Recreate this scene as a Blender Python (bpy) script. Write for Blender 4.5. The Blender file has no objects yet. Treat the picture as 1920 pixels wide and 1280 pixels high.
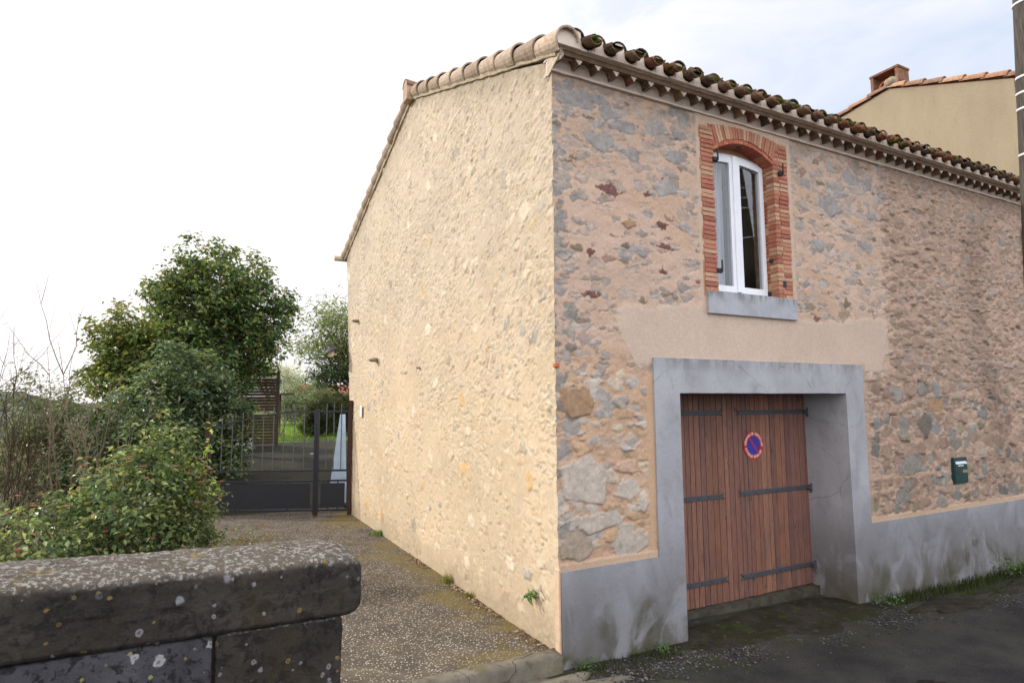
import bpy, math, random
import numpy as np
from mathutils import Vector, Matrix
random.seed(7)
S = bpy.context.scene
COL = S.collection
R = math.radians

# ------------------------------------------------------------------ camera
FW = (0.46350236, 0.88050689, 0.09936389)
RT = (0.88517443, -0.46521221, -0.00662098)
UP = (-0.04039547, -0.09102322, 0.99502913)
cam = bpy.data.cameras.new('camera')
camo = bpy.data.objects.new('camera', cam); COL.objects.link(camo)
m = Matrix(((RT[0], UP[0], -FW[0], -3.1626), (RT[1], UP[1], -FW[1], -5.0962), (RT[2], UP[2], -FW[2], 2.35), (0, 0, 0, 1)))
camo.matrix_world = m
cam.sensor_width = 36; cam.lens = 1145.965/1920*36
cam.clip_start = 0.05; cam.clip_end = 3000
S.camera = camo
# ------------------------------------------------------------------ light
SUN_AZ = math.atan2(0.6, -0.8)     # direction to the sun in the ground plane (from +X)
SUN_EL = R(31)
S.view_settings.view_transform = 'Standard'; S.view_settings.look = 'None'
S.view_settings.gamma = 1; S.view_settings.use_curve_mapping = False
S.view_settings.exposure = 0.70
W = bpy.data.worlds.new("World"); S.world = W; W.use_nodes = True
nt = W.node_tree; nt.nodes.clear()
def wn(t, **k):
    n = nt.nodes.new(t)
    for a, b in k.items(): setattr(n, a, b)
    return n
sky = wn('ShaderNodeTexSky', sky_type='NISHITA', sun_disc=False)
sky.sun_elevation = SUN_EL; sky.sun_rotation = math.atan2(-0.8, 0.6)
sky.air_density = 1.0; sky.dust_density = 2.0
tc = wn('ShaderNodeTexCoord')
mp = wn('ShaderNodeMapping'); mp.inputs['Scale'].default_value = (1.6, 1.6, 4.2); mp.inputs['Rotation'].default_value = (0, .25, .6)
nt.links.new(tc.outputs['Generated'], mp.inputs['Vector'])
no = wn('ShaderNodeTexNoise'); no.inputs['Scale'].default_value = 2.3; no.inputs['Detail'].default_value = 9; no.inputs['Roughness'].default_value = .58; no.inputs['Distortion'].default_value = .35
nt.links.new(mp.outputs[0], no.inputs['Vector'])
cr = wn('ShaderNodeMapRange'); cr.inputs['From Min'].default_value = .33; cr.inputs['From Max'].default_value = .60
nt.links.new(no.outputs['Fac'], cr.inputs['Value'])
# thin bright cloud thickens towards the sun's side and the horizon
dt = wn('ShaderNodeVectorMath', operation='DOT_PRODUCT'); dt.inputs[1].default_value = (-.8*math.cos(SUN_EL), .6*math.cos(SUN_EL), math.sin(SUN_EL))
nt.links.new(tc.outputs['Generated'], dt.inputs[0])
gl = wn('ShaderNodeMapRange', interpolation_type='SMOOTHSTEP'); gl.inputs['From Min'].default_value = -.05; gl.inputs['From Max'].default_value = .62
nt.links.new(dt.outputs['Value'], gl.inputs['Value'])
mx = wn('ShaderNodeMath', operation='MAXIMUM'); nt.links.new(cr.outputs[0], mx.inputs[0]); nt.links.new(gl.outputs[0], mx.inputs[1])
ccol = wn('ShaderNodeMix', data_type='RGBA'); ccol.inputs['A'].default_value = (6.6, 6.8, 7.5, 1); ccol.inputs['B'].default_value = (8.8, 8.5, 8.5, 1)
nt.links.new(gl.outputs[0], ccol.inputs['Factor'])
hz = wn('ShaderNodeMix', data_type='RGBA'); hz.inputs['Factor'].default_value = .8; hz.inputs['B'].default_value = (6.1, 6.8, 8.0, 1)
nt.links.new(sky.outputs[0], hz.inputs['A'])
mxc = wn('ShaderNodeMix', data_type='RGBA')
nt.links.new(mx.outputs[0], mxc.inputs['Factor']); nt.links.new(hz.outputs['Result'], mxc.inputs['A']); nt.links.new(ccol.outputs['Result'], mxc.inputs['B'])
sx_ = wn('ShaderNodeSeparateXYZ'); nt.links.new(tc.outputs['Generated'], sx_.inputs[0])
# unseen sky behind the camera brightened, added as fill for the shaded facade
fb = wn('ShaderNodeMapRange', interpolation_type='SMOOTHSTEP'); fb.inputs['From Min'].default_value = .10; fb.inputs['From Max'].default_value = -.55
fb.inputs['To Min'].default_value = 1; fb.inputs['To Max'].default_value = 2.2
nt.links.new(sx_.outputs[1], fb.inputs['Value'])
fbc = wn('ShaderNodeMix', data_type='RGBA', blend_type='MULTIPLY'); fbc.inputs['B'].default_value = (1.0, .972, .925, 1)
fb2 = wn('ShaderNodeMapRange', interpolation_type='SMOOTHSTEP'); fb2.inputs['From Min'].default_value = .10; fb2.inputs['From Max'].default_value = -.4; nt.links.new(sx_.outputs[1], fb2.inputs['Value'])
nt.links.new(fb2.outputs[0], fbc.inputs['Factor']); nt.links.new(mxc.outputs['Result'], fbc.inputs['A'])
mul = wn('ShaderNodeVectorMath', operation='SCALE'); nt.links.new(fbc.outputs['Result'], mul.inputs[0]); nt.links.new(fb.outputs[0], mul.inputs['Scale'])
bg = wn('ShaderNodeBackground'); bg.inputs['Strength'].default_value = .085
wo = wn('ShaderNodeOutputWorld')
nt.links.new(mul.outputs[0], bg.inputs['Color']); nt.links.new(bg.outputs[0], wo.inputs[0])
sl = bpy.data.lights.new('sun', 'SUN'); sl.energy = 2.0; sl.angle = R(1.2); sl.color = (1, .95, .87)
so = bpy.data.objects.new('sun', sl); COL.objects.link(so)
sd = Vector((-.8*math.cos(SUN_EL), .6*math.cos(SUN_EL), math.sin(SUN_EL)))
so.rotation_euler = sd.to_track_quat('Z', 'Y').to_euler(); so.location = (-10, 8, 12)
S.cycles.max_bounces = 8
S.cycles.sample_clamp_indirect = 6

# ------------------------------------------------------------------ helpers
def tag(o, label=None, cat=None, group=None, kind=None):
    if label: o['label'] = label
    if cat: o['category'] = cat
    if group: o['group'] = group
    if kind: o['kind'] = kind
    return o
def empty(name, loc, label=None, cat=None, group=None):
    o = bpy.data.objects.new(name, None); COL.objects.link(o); o.location = loc; o.empty_display_size = .2
    return tag(o, label, cat, group)
def link(name, me, mat=None, parent=None):
    o = bpy.data.objects.new(name, me); COL.objects.link(o)
    if mat is not None: me.materials.append(mat)
    if parent is not None:
        o.parent = parent
        L = Vector((0, 0, 0)); q = parent
        while q is not None: L += q.location; q = q.parent
        o.location = -L if False else (0, 0, 0)
        # meshes are written in world coordinates: cancel the parents' locations
        me.transform(Matrix.Translation(-L))
    return o
def sm(a, b, x):
    t = np.clip((x-a)/(b-a), 0, 1); return t*t*(3-2*t)
def _h(ix, iy, seed):
    n = (ix.astype(np.int64)*374761393 + iy.astype(np.int64)*668265263 + seed*2246822519) & 0xffffffff
    n = ((n ^ (n >> 13))*1274126177) & 0xffffffff
    return ((n ^ (n >> 16)) & 0xffffff)/16777215.0
def vn(x, y, seed=0):
    ix = np.floor(x); iy = np.floor(y); fx = x-ix; fy = y-iy
    ix = ix.astype(np.int64); iy = iy.astype(np.int64)
    fx = fx*fx*fx*(fx*(fx*6-15)+10); fy = fy*fy*fy*(fy*(fy*6-15)+10)
    a = _h(ix, iy, seed); b = _h(ix+1, iy, seed); c = _h(ix, iy+1, seed); d = _h(ix+1, iy+1, seed)
    return (a*(1-fx)+b*fx)*(1-fy)+(c*(1-fx)+d*fx)*fy
def fbm(x, y, seed=0, o=4, g=.5):
    s = 0; a = 1; t = 0
    for i in range(o):
        s = s+a*(vn(x*2**i+17.3*i, y*2**i+5.1*i, seed+i*31)-.5)*2; t += a; a *= g
    return s/t
def lin(r, g, b):
    f = lambda c: ((c/255+.055)/1.055)**2.4 if c > 10 else c/255/12.92
    return np.array([f(r), f(g), f(b)])
def set_col(me, cols, name='Col'):
    ca = me.color_attributes.new(name, 'FLOAT_COLOR', 'POINT')
    a = np.ones((len(me.vertices), 4), np.float32); a[:, :3] = cols
    ca.data.foreach_set('color', a.ravel())
def quads_mesh(name, V, F, cols=None, smooth=True):
    """F: (n,4) int array, or list of polygons"""
    me = bpy.data.meshes.new(name)
    V = np.asarray(V, np.float32)
    if isinstance(F, np.ndarray):
        n, k = F.shape
        me.vertices.add(len(V)); me.vertices.foreach_set('co', V.ravel())
        me.loops.add(n*k); me.loops.foreach_set('vertex_index', F.ravel().astype(np.int32))
        me.polygons.add(n); me.polygons.foreach_set('loop_start', np.arange(0, n*k, k, dtype=np.int32))
        me.polygons.foreach_set('loop_total', np.full(n, k, np.int32))
        me.update(calc_edges=True)
    else:
        me.from_pydata([tuple(map(float, v)) for v in V], [], F); me.update()
    me.polygons.foreach_set('use_smooth', np.full(len(me.polygons), smooth))
    if cols is not None: set_col(me, np.asarray(cols, np.float32))
    me.validate()
    return me
def grid_faces(nu, nv, keep=None, flip=False):
    i, j = np.meshgrid(np.arange(nu-1), np.arange(nv-1), indexing='ij')
    a = i*nv+j
    q = np.stack([a, a+nv, a+nv+1, a+1], -1) if not flip else np.stack([a, a+1, a+nv+1, a+nv], -1)
    q = q.reshape(-1, 4)
    if keep is not None: q = q[keep.reshape(-1)]
    return q
class MB:
    def __init__(s): s.v = []; s.f = []; s.c = []
    def add(s, vs, fs, col=None):
        n = len(s.v); s.v += [tuple(v) for v in vs]; s.f += [tuple(i+n for i in f) for f in fs]
        s.c += [tuple(col) if col is not None else (1, 1, 1)]*len(vs)
    def box(s, x0, x1, y0, y1, z0, z1, col=None, bev=0, jit=0, M=None):
        if bev <= 0:
            vs = [(x, y, z) for z in (z0, z1) for x, y in ((x0, y0), (x1, y0), (x1, y1), (x0, y1))]
            fs = [(0, 3, 2, 1), (4, 5, 6, 7), (0, 1, 5, 4), (1, 2, 6, 5), (2, 3, 7, 6), (3, 0, 4, 7)]
        else:
            b = bev; vs = []; idx = {}
            X = (x0, x1); Y = (y0, y1); Z = (z0, z1)
            for i in (0, 1):
                for j in (0, 1):
                    for k in (0, 1):
                        sx, sy, sz = (1-2*i)*b, (1-2*j)*b, (1-2*k)*b
                        for a in range(3):
                            idx[(i, j, k, a)] = len(vs)
                            vs.append((X[i]+(0 if a == 0 else sx), Y[j]+(0 if a == 1 else sy), Z[k]+(0 if a == 2 else sz)))
            fs = []
            def q(L, out):
                p = [Vector(vs[i]) for i in L]; n = (p[1]-p[0]).cross(p[2]-p[0])
                c = Vector(((x0+x1)/2, (y0+y1)/2, (z0+z1)/2))
                fs.append(tuple(L) if n.dot(sum(p, Vector())/len(p)-c) > 0 else tuple(L[::-1]))
            for a in range(3):
                o = [d for d in range(3) if d != a]
                for sgn in (0, 1):
                    L = []
                    for (u, w) in ((0, 0), (1, 0), (1, 1), (0, 1)):
                        k = [0, 0, 0]; k[a] = sgn; k[o[0]] = u; k[o[1]] = w; L.append(idx[(*k, a)])
                    q(L, a)
            for a in range(3):
                o = [d for d in range(3) if d != a]
                for (u, w) in ((0, 0), (1, 0), (1, 1), (0, 1)):
                    k0 = [0, 0, 0]; k0[o[0]] = u; k0[o[1]] = w; k1 = list(k0); k1[a] = 1
                    q([idx[(*k0, o[0])], idx[(*k1, o[0])], idx[(*k1, o[1])], idx[(*k0, o[1])]], a)
            for i in (0, 1):
                for j in (0, 1):
                    for k in (0, 1): q([idx[(i, j, k, 0)], idx[(i, j, k, 1)], idx[(i, j, k, 2)]], 0)
        if jit: vs = [(x+random.uniform(-jit, jit), y+random.uniform(-jit, jit), z+random.uniform(-jit, jit)) for x, y, z in vs]
        if M is not None: vs = [tuple(M @ Vector(v)) for v in vs]
        s.add(vs, fs, col)
    def prism(s, poly, axis, a0, a1, col=None):
        """poly: list of 2D points; axis 'x','y','z' extruded from a0 to a1"""
        def p3(p, a): return (a, p[0], p[1]) if axis == 'x' else (p[0], a, p[1]) if axis == 'y' else (p[0], p[1], a)
        n = len(poly); vs = [p3(p, a0) for p in poly]+[p3(p, a1) for p in poly]
        fs = [tuple(range(n)), tuple(range(2*n-1, n-1, -1))]+[(i, i+n, (i+1) % n+n, (i+1) % n) for i in range(n)]
        s.add(vs, fs, col)
    def tube(s, pts, rad, n=8, col=None, cap=True, sc=(1, 1)):
        pts = [Vector(p) for p in pts]
        if not hasattr(rad, '__len__'): rad = [rad]*len(pts)
        ref = Vector((0, 0, 1)) if abs((pts[-1]-pts[0]).normalized().z) < .9 else Vector((1, 0, 0))
        vs = []
        for i, p in enumerate(pts):
            t = (pts[min(i+1, len(pts)-1)]-pts[max(i-1, 0)]).normalized()
            u = t.cross(ref).normalized(); w = u.cross(t)
            for k in range(n):
                a = 2*math.pi*k/n; vs.append(p+(u*math.cos(a)*sc[0]+w*math.sin(a)*sc[1])*rad[i])
        fs = [(i*n+k, i*n+(k+1) % n, (i+1)*n+(k+1) % n, (i+1)*n+k) for i in range(len(pts)-1) for k in range(n)]
        if cap: fs += [tuple(range(n-1, -1, -1)), tuple((len(pts)-1)*n+k for k in range(n))]
        s.add(vs, fs, col)
    def build(s, name, mat, parent=None, smooth=False, cols=False, fix=True):
        me = quads_mesh(name, s.v, s.f, s.c if cols else None, smooth)
        if fix:
            import bmesh
            b = bmesh.new(); b.from_mesh(me); bmesh.ops.recalc_face_normals(b, faces=b.faces); b.to_mesh(me); b.free()
        o = link(name, me, mat, parent)
        if smooth == 'auto': pass
        return o

# ------------------------------------------------------------------ materials
class NM:
    def __init__(s, name, rough=.85, spec=.3):
        s.m = bpy.data.materials.new(name); s.m.use_nodes = True; s.t = s.m.node_tree
        s.b = s.t.nodes['Principled BSDF']; s.b.inputs['Roughness'].default_value = rough
        s.b.inputs['Specular IOR Level'].default_value = spec
        s.tc = s.n('ShaderNodeTexCoord')
    def n(s, t, **k):
        n = s.t.nodes.new(t)
        for a, b in k.items(): setattr(n, a, b)
        return n
    def l(s, a, b): s.t.links.new(a, b)
    def sp(s, sc=(1, 1, 1), coord='Object'):
        mp = s.n('ShaderNodeMapping'); mp.inputs['Scale'].default_value = sc; s.l(s.tc.outputs[coord], mp.inputs['Vector']); return mp.outputs[0]
    def noise(s, scale, detail=5, rough=.55, sc=(1, 1, 1), dist=0):
        n = s.n('ShaderNodeTexNoise'); n.inputs['Scale'].default_value = scale; n.inputs['Detail'].default_value = detail
        n.inputs['Roughness'].default_value = rough; n.inputs['Distortion'].default_value = dist
        s.l(s.sp(sc), n.inputs['Vector']); return n.outputs['Fac']
    def voro(s, scale, feat='F1', out='Distance', sc=(1, 1, 1), vec=None):
        n = s.n('ShaderNodeTexVoronoi', feature=feat); n.inputs['Scale'].default_value = scale
        s.l(vec if vec is not None else s.sp(sc), n.inputs['Vector']); return n.outputs[out]
    def mr(s, x, a, b, c=0, d=1, smooth=True):
        n = s.n('ShaderNodeMapRange', interpolation_type='SMOOTHSTEP' if smooth else 'LINEAR')
        for k, v in zip(('From Min', 'From Max', 'To Min', 'To Max'), (a, b, c, d)): n.inputs[k].default_value = v
        s.l(x, n.inputs['Value']); return n.outputs[0]
    def math(s, op, a, b=0):
        n = s.n('ShaderNodeMath', operation=op)
        for i, v in enumerate((a, b)):
            if isinstance(v, (int, float)): n.inputs[i].default_value = v
            else: s.l(v, n.inputs[i])
        return n.outputs[0]
    def mix(s, f, a, b, mode='MIX'):
        n = s.n('ShaderNodeMix', data_type='RGBA', blend_type=mode)
        if isinstance(f, (int, float)): n.inputs['Factor'].default_value = f
        else: s.l(f, n.inputs['Factor'])
        for k, v in (('A', a), ('B', b)):
            if hasattr(v, 'is_linked') or hasattr(v, 'links'): s.l(v, n.inputs[k])
            else: n.inputs[k].default_value = (*v, 1)
        return n.outputs['Result']
    def attr(s, name='Col'):
        n = s.n('ShaderNodeAttribute'); n.attribute_name = name; return n.outputs['Color']
    def xyz(s, coord='Object'):
        n = s.n('ShaderNodeSeparateXYZ'); s.l(s.tc.outputs[coord], n.inputs[0]); return n.outputs
    def color(s, c):
        if hasattr(c, 'links'): s.l(c, s.b.inputs['Base Color'])
        else: s.b.inputs['Base Color'].default_value = (*c, 1)
        return s
    def bump(s, h, dist=.01, strength=1):
        n = s.n('ShaderNodeBump'); n.inputs['Distance'].default_value = dist; n.inputs['Strength'].default_value = strength
        s.l(h, n.inputs['Height'])
        if s.b.inputs['Normal'].is_linked: s.l(s.b.inputs['Normal'].links[0].from_socket, n.inputs['Normal'])
        s.l(n.outputs[0], s.b.inputs['Normal']); return s
def L3(*a): return tuple(float(x) for x in lin(*a))

# rubble wall: colour attribute carries each stone's own colour; nodes add grain
k = NM('rubble_masonry', .93, .15)
c = k.mix(k.mr(k.noise(45, 6, .7), .3, .7), (.90, .90, .90), (1.09, 1.08, 1.07))
c = k.mix(1, k.attr(), c, 'MULTIPLY')
c = k.mix(k.mr(k.noise(150, 3, .6), .60, .76), c, k.mix(1, c, (.55, .52, .5), 'MULTIPLY'))
c = k.mix(k.mr(k.noise(1.1, 5, .6), .35, .7, 0, .35), c, k.mix(1, c, (.80, .79, .80), 'MULTIPLY'))
k.color(c); k.bump(k.noise(60, 6, .7), .004, .8); k.bump(k.noise(240, 2, .6), .003, .7)
M_wall = k.m
# grey cement render with damp stains and algae near the ground
k = NM('cement_render', .85, .2)
x, y, z = k.xyz()
n1 = k.noise(1.6, 6, .6, (1, 1, .7), .8); n2 = k.noise(2.4, 7, .62, (1.3, 1.3, .75), .35); n3 = k.noise(30, 5, .7)
base = k.mix(k.mr(n1, .3, .7), L3(158, 158, 163), L3(176, 177, 182))
base = k.mix(k.mr(n2, .5, .75, 0, .55), base, L3(122, 120, 126))
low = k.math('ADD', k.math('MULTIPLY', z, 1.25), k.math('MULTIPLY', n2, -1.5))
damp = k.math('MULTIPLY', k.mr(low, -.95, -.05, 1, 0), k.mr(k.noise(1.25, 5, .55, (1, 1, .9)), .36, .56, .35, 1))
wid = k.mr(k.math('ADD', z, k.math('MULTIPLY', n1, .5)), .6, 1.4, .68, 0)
base = k.mix(wid, base, L3(108, 106, 108))  # broad low darkening: dirt, with lens vignette put into the colour
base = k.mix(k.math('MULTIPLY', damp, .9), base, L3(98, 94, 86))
alg = k.math('MULTIPLY', k.mr(low, -.95, -.35, 1, 0), k.mr(k.noise(1.7, 6, .6, dist=.3), .45, .64))
hc_ = k.n('ShaderNodeTexVoronoi', feature='DISTANCE_TO_EDGE'); hc_.inputs['Scale'].default_value = .8; hw_ = k.n('ShaderNodeVectorMath', operation='ADD'); hn_ = k.n('ShaderNodeTexNoise'); hn_.inputs['Scale'].default_value = 3; hn_.inputs['Detail'].default_value = 6
k.l(k.tc.outputs['Object'], hn_.inputs['Vector']); hs_ = k.n('ShaderNodeVectorMath', operation='SCALE'); hs_.inputs['Scale'].default_value = .25; k.l(hn_.outputs['Color'], hs_.inputs[0]); k.l(k.tc.outputs['Object'], hw_.inputs[0]); k.l(hs_.outputs[0], hw_.inputs[1]); k.l(hw_.outputs[0], hc_.inputs['Vector'])
hair = k.math('MULTIPLY', k.mr(hc_.outputs['Distance'], .0012, .004, 1, 0), k.mr(k.noise(1.1, 2), .50, .58))
base = k.mix(k.math('MULTIPLY', alg, .8), base, L3(76, 75, 48))
eff = k.math('MULTIPLY', k.mr(z, .3, .8, 1, 0), k.mr(k.noise(2.1, 7, .6, (1, 1, .7), .8), .50, .66))
base = k.mix(k.math('MULTIPLY', eff, .75), base, L3(152, 152, 158))
top = k.math('MULTIPLY', k.mr(z, 2.62, 2.83), k.mr(k.noise(5, 6, .7, (1, 1, .4)), .42, .66))
base = k.mix(k.math('MULTIPLY', top, .7), base, L3(120, 117, 114))
base = k.mix(k.mr(n3, .35, .75, 0, .18), base, L3(110, 108, 112))
base = k.mix(k.math('MULTIPLY', hair, .28), base, L3(84, 82, 84))
k.color(base); k.bump(k.noise(90, 5, .7), .003, .6); k.bump(n2, .02, .35); k.bump(k.noise(6, 5, .6, (1, 1, 2.2)), .010, .5); k.bump(hair, -.004, 1)
M_cem = k.m
def simple(name, rgb, rough=.8, spec=.3, var=.15, sc=25, bump=0, metal=0, bs=60):
    k = NM(name, rough, spec); cc = np.array(L3(*rgb)); k.b.inputs['Metallic'].default_value = metal
    k.color(k.mix(k.mr(k.noise(sc, 5, .6), .3, .7), tuple(cc*(1-var)), tuple(np.minimum(cc*(1+var), 1))))
    if bump: k.bump(k.noise(bs, 5, .65), bump, .8)
    return k.m
M_mortar = None
k = NM('eave_mortar', .92, .15)
c = k.mix(k.mr(k.noise(5, 5, .6), .3, .7), L3(210, 192, 176), L3(222, 206, 192))
c = k.mix(k.mr(k.noise(9, 6, .7, (1, 1, 1.5), .5), .56, .76, 0, .6), c, L3(142, 124, 110))
k.color(c); k.bump(k.noise(50, 5, .7), .006, .8); M_mortar = k.m
# roof tile: per-tile colour, lichen, moss on upward faces
k = NM('canal_tile', .9, .2)
c = k.mix(k.mr(k.noise(14, 6, .7), .3, .72), (.7, .7, .7), (1.25, 1.2, 1.15)); c = k.mix(1, k.attr(), c, 'MULTIPLY')
c = k.mix(k.mr(k.noise(38, 5, .7), .55, .66, 0, .75), c, L3(160, 155, 140))
c = k.mix(k.mr(k.noise(22, 5, .7, dist=1), .60, .68, 0, .8), c, L3(60, 58, 52))
c = k.mix(k.mr(k.noise(17, 4, .6, dist=.5), .63, .68, 0, .85), c, L3(170, 130, 60))
gn = k.n('ShaderNodeNewGeometry'); gs = k.n('ShaderNodeSeparateXYZ'); k.l(gn.outputs['Normal'], gs.inputs[0])
ms = k.math('MULTIPLY', k.mr(gs.outputs[2], .1, .7), k.mr(k.noise(9, 6, .7, dist=.4), .50, .60))
ox = k.xyz()[0]; ms = k.math('MULTIPLY', ms, k.mr(ox, .25, .6, 0, .9))
c = k.mix(ms, c, k.mix(k.mr(k.noise(30, 4), .35, .65), L3(52, 56, 30), L3(116, 116, 50)))
k.color(c); k.bump(k.noise(45, 6, .7), .008, .8); M_tile = k.m
k = NM('moss', .98, .05)
k.color(k.mix(k.mr(k.noise(40, 5, .7), .3, .7), L3(48, 52, 28), L3(112, 118, 46))); k.bump(k.noise(160, 4, .7), .02, 1); M_moss = k.m
k = NM('brick', .9, .15)
c = k.mix(k.mr(k.noise(60, 6, .75), .3, .7), (.75, .72, .7), (1.22, 1.2, 1.18)); c = k.mix(1, k.attr(), c, 'MULTIPLY')
c = k.mix(k.mr(k.noise(20, 6, .7), .57, .72, 0, .5), c, L3(214, 184, 160))
k.color(c); k.bump(k.noise(90, 5, .7), .006, .8); M_brick = k.m
M_bmortar = simple('brick_mortar', (176, 140, 112), .95, .1, .2, 40, .004)
k = NM('sill_cement', .85, .2)
x, y, z = k.xyz()
c = k.mix(k.mr(k.noise(4, 5, .6), .3, .7), L3(158, 160, 166), L3(176, 178, 184))
st = k.math('MULTIPLY', k.mr(z, 3.47, 3.62), k.mr(k.noise(11, 5, .7, (1, 1, .25)), .42, .6))
c = k.mix(k.math('MULTIPLY', st, .75), c, L3(108, 108, 104)); k.color(c); k.bump(k.noise(80, 4, .7), .003, .6); M_sill = k.m
M_pvc = simple('white_pvc', (232, 234, 240), .35, .5, .03, 5)
k = NM('window_glass', .02, .9); k.b.inputs['Base Color'].default_value = (.92, .95, .95, 1); k.b.inputs['Transmission Weight'].default_value = 1
k.b.inputs['IOR'].default_value = 1.5; M_glass = k.m
k = NM('curtain_cloth', .9, .1); k.color(k.mix(k.mr(k.noise(9, 3, .5, (6, 6, .2)), .3, .7), L3(176, 184, 205), L3(222, 226, 238))); M_curt = k.m
M_room = simple('room_wall', (150, 128, 104), .9, .1, .15, 3)
M_iron = simple('old_iron', (52, 48, 50), .6, .4, .3, 40, .003)
M_strap = simple('painted_strap', (74, 76, 82), .55, .4, .25, 40, .002)
# stained timber planks
k = NM('stained_timber', .62, .3)
g = k.noise(7, 8, .65, (9, 9, .55), 1.2); g2 = k.noise(60, 4, .6, (5, 5, .25))
c = k.mix(k.mr(g, .3, .72), (.62, .58, .56), (1.22, 1.18, 1.15)); c = k.mix(1, k.attr(), c, 'MULTIPLY')
c = k.mix(k.mr(g2, .55, .7, 0, .45), c, k.mix(1, c, (.5, .46, .45), 'MULTIPLY'))
kn = k.voro(2.3, sc=(3, 3, 1)); c = k.mix(k.mr(kn, .05, .10, .75, 0), c, L3(45, 28, 24))
c = k.mix(k.mr(k.noise(2.2, 5, .6, (1.5, 1, 1)), .5, .75, 0, .4), c, L3(92, 80, 80))
k.color(c); k.bump(g2, .002, .7); M_wood = k.m
# exposed aggregate driveway
k = NM('aggregate_concrete', .88, .2)
v = k.n('ShaderNodeTexVoronoi'); v.inputs['Scale'].default_value = 46; v.inputs['Randomness'].default_value = 1
k.l(k.sp((1, .8, 1)), v.inputs['Vector'])
sepc = k.n('ShaderNodeSeparateColor'); k.l(v.outputs['Color'], sepc.inputs[0])
peb = k.math('MULTIPLY', k.mr(v.outputs['Distance'], .30, .42, 1, 0), k.mr(sepc.outputs[0], .38, .44))
mos = k.noise(.9, 7, .65, dist=.4); x, y, z = k.xyz()
base = k.mix(k.mr(k.noise(3, 6, .65), .3, .7), L3(72, 66, 60), L3(98, 90, 80))
edge = k.mr(k.math('ADD', x, k.math('MULTIPLY', mos, 1.3)), -.35, .75)
mossf = k.math('MULTIPLY', k.mr(k.math('ADD', mos, k.math('MULTIPLY', edge, .22)), .54, .76), .75)
base = k.mix(mossf, base, L3(108, 94, 52))
pebc = k.mix(sepc.outputs[1], L3(140, 128, 112), L3(198, 190, 178))
wear = k.mr(k.noise(1.3, 5, .6), .25, .5, .6, 1)
c = k.mix(k.math('MULTIPLY', peb, k.math('MULTIPLY', wear, k.math('SUBTRACT', 1, k.math('MULTIPLY', mossf, .75)))), base, pebc)
k.color(c); k.bump(peb, .006, .8); k.bump(k.noise(60, 5, .7), .006, .6); M_drive = k.m
# old asphalt
k = NM('old_asphalt', .9, .25)
v2 = k.voro(75); n1 = k.noise(1.2, 6, .65); n2 = k.noise(260, 2, .6); n4 = k.noise(9, 6, .7, dist=.5)
c = k.mix(k.mr(n1, .3, .7), L3(38, 37, 39), L3(66, 63, 61))
c = k.mix(k.mr(n4, .58, .72, 0, .5), c, L3(62, 58, 54))
v3 = k.n('ShaderNodeTexVoronoi'); v3.inputs['Scale'].default_value = 55; k.l(k.sp(), v3.inputs['Vector'])
s3 = k.n('ShaderNodeSeparateColor'); k.l(v3.outputs['Color'], s3.inputs[0])
pb = k.math('MULTIPLY', k.mr(v3.outputs['Distance'], .15, .3, 1, 0), k.mr(s3.outputs[0], .72, .78))
c = k.mix(pb, c, L3(88, 85, 82)); x, y, z = k.xyz()
# moss and dirt gather along the foot of the wall
foot = k.math('ADD', y, k.math('MULTIPLY', k.noise(1.5, 5, .6), .9))
mo = k.math('MULTIPLY', k.mr(foot, -.75, .15), k.mr(k.noise(3.2, 6, .65, dist=.6), .42, .58))
c = k.mix(k.math('MULTIPLY', mo, .85), c, L3(56, 57, 32))
k.color(c); k.bump(v2, .008, .7); k.bump(n4, .02, .5); M_road = k.m
k = NM('weathered_concrete', .9, .2)
c = k.mix(k.mr(k.noise(2.5, 6, .65), .3, .7), L3(96, 90, 80), L3(126, 119, 107))
c = k.mix(k.mr(k.noise(7, 6, .7, dist=.6), .5, .66, 0, .65), c, L3(66, 62, 52))
c = k.mix(k.mr(k.noise(3, 5, .65), .52, .66, 0, .6), c, L3(92, 88, 46))
cw = k.n('ShaderNodeTexVoronoi', feature='DISTANCE_TO_EDGE'); cw.inputs['Scale'].default_value = 1.3
wv = k.n('ShaderNodeVectorMath', operation='ADD'); nn_ = k.n('ShaderNodeTexNoise'); nn_.inputs['Scale'].default_value = 5
k.l(k.sp(), nn_.inputs['Vector']); vs_ = k.n('ShaderNodeVectorMath', operation='SCALE'); vs_.inputs['Scale'].default_value = .25
k.l(nn_.outputs['Color'], vs_.inputs[0]); k.l(k.tc.outputs['Object'], wv.inputs[0]); k.l(vs_.outputs[0], wv.inputs[1]); k.l(wv.outputs[0], cw.inputs['Vector'])
crk = k.mr(cw.outputs['Distance'], .002, .006, 1, 0); c = k.mix(k.math('MULTIPLY', crk, .8), c, L3(50, 45, 38))
k.color(c); k.bump(k.noise(50, 6, .7), .008, .7); k.bump(crk, -.01, 1); M_conc = k.m
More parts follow.
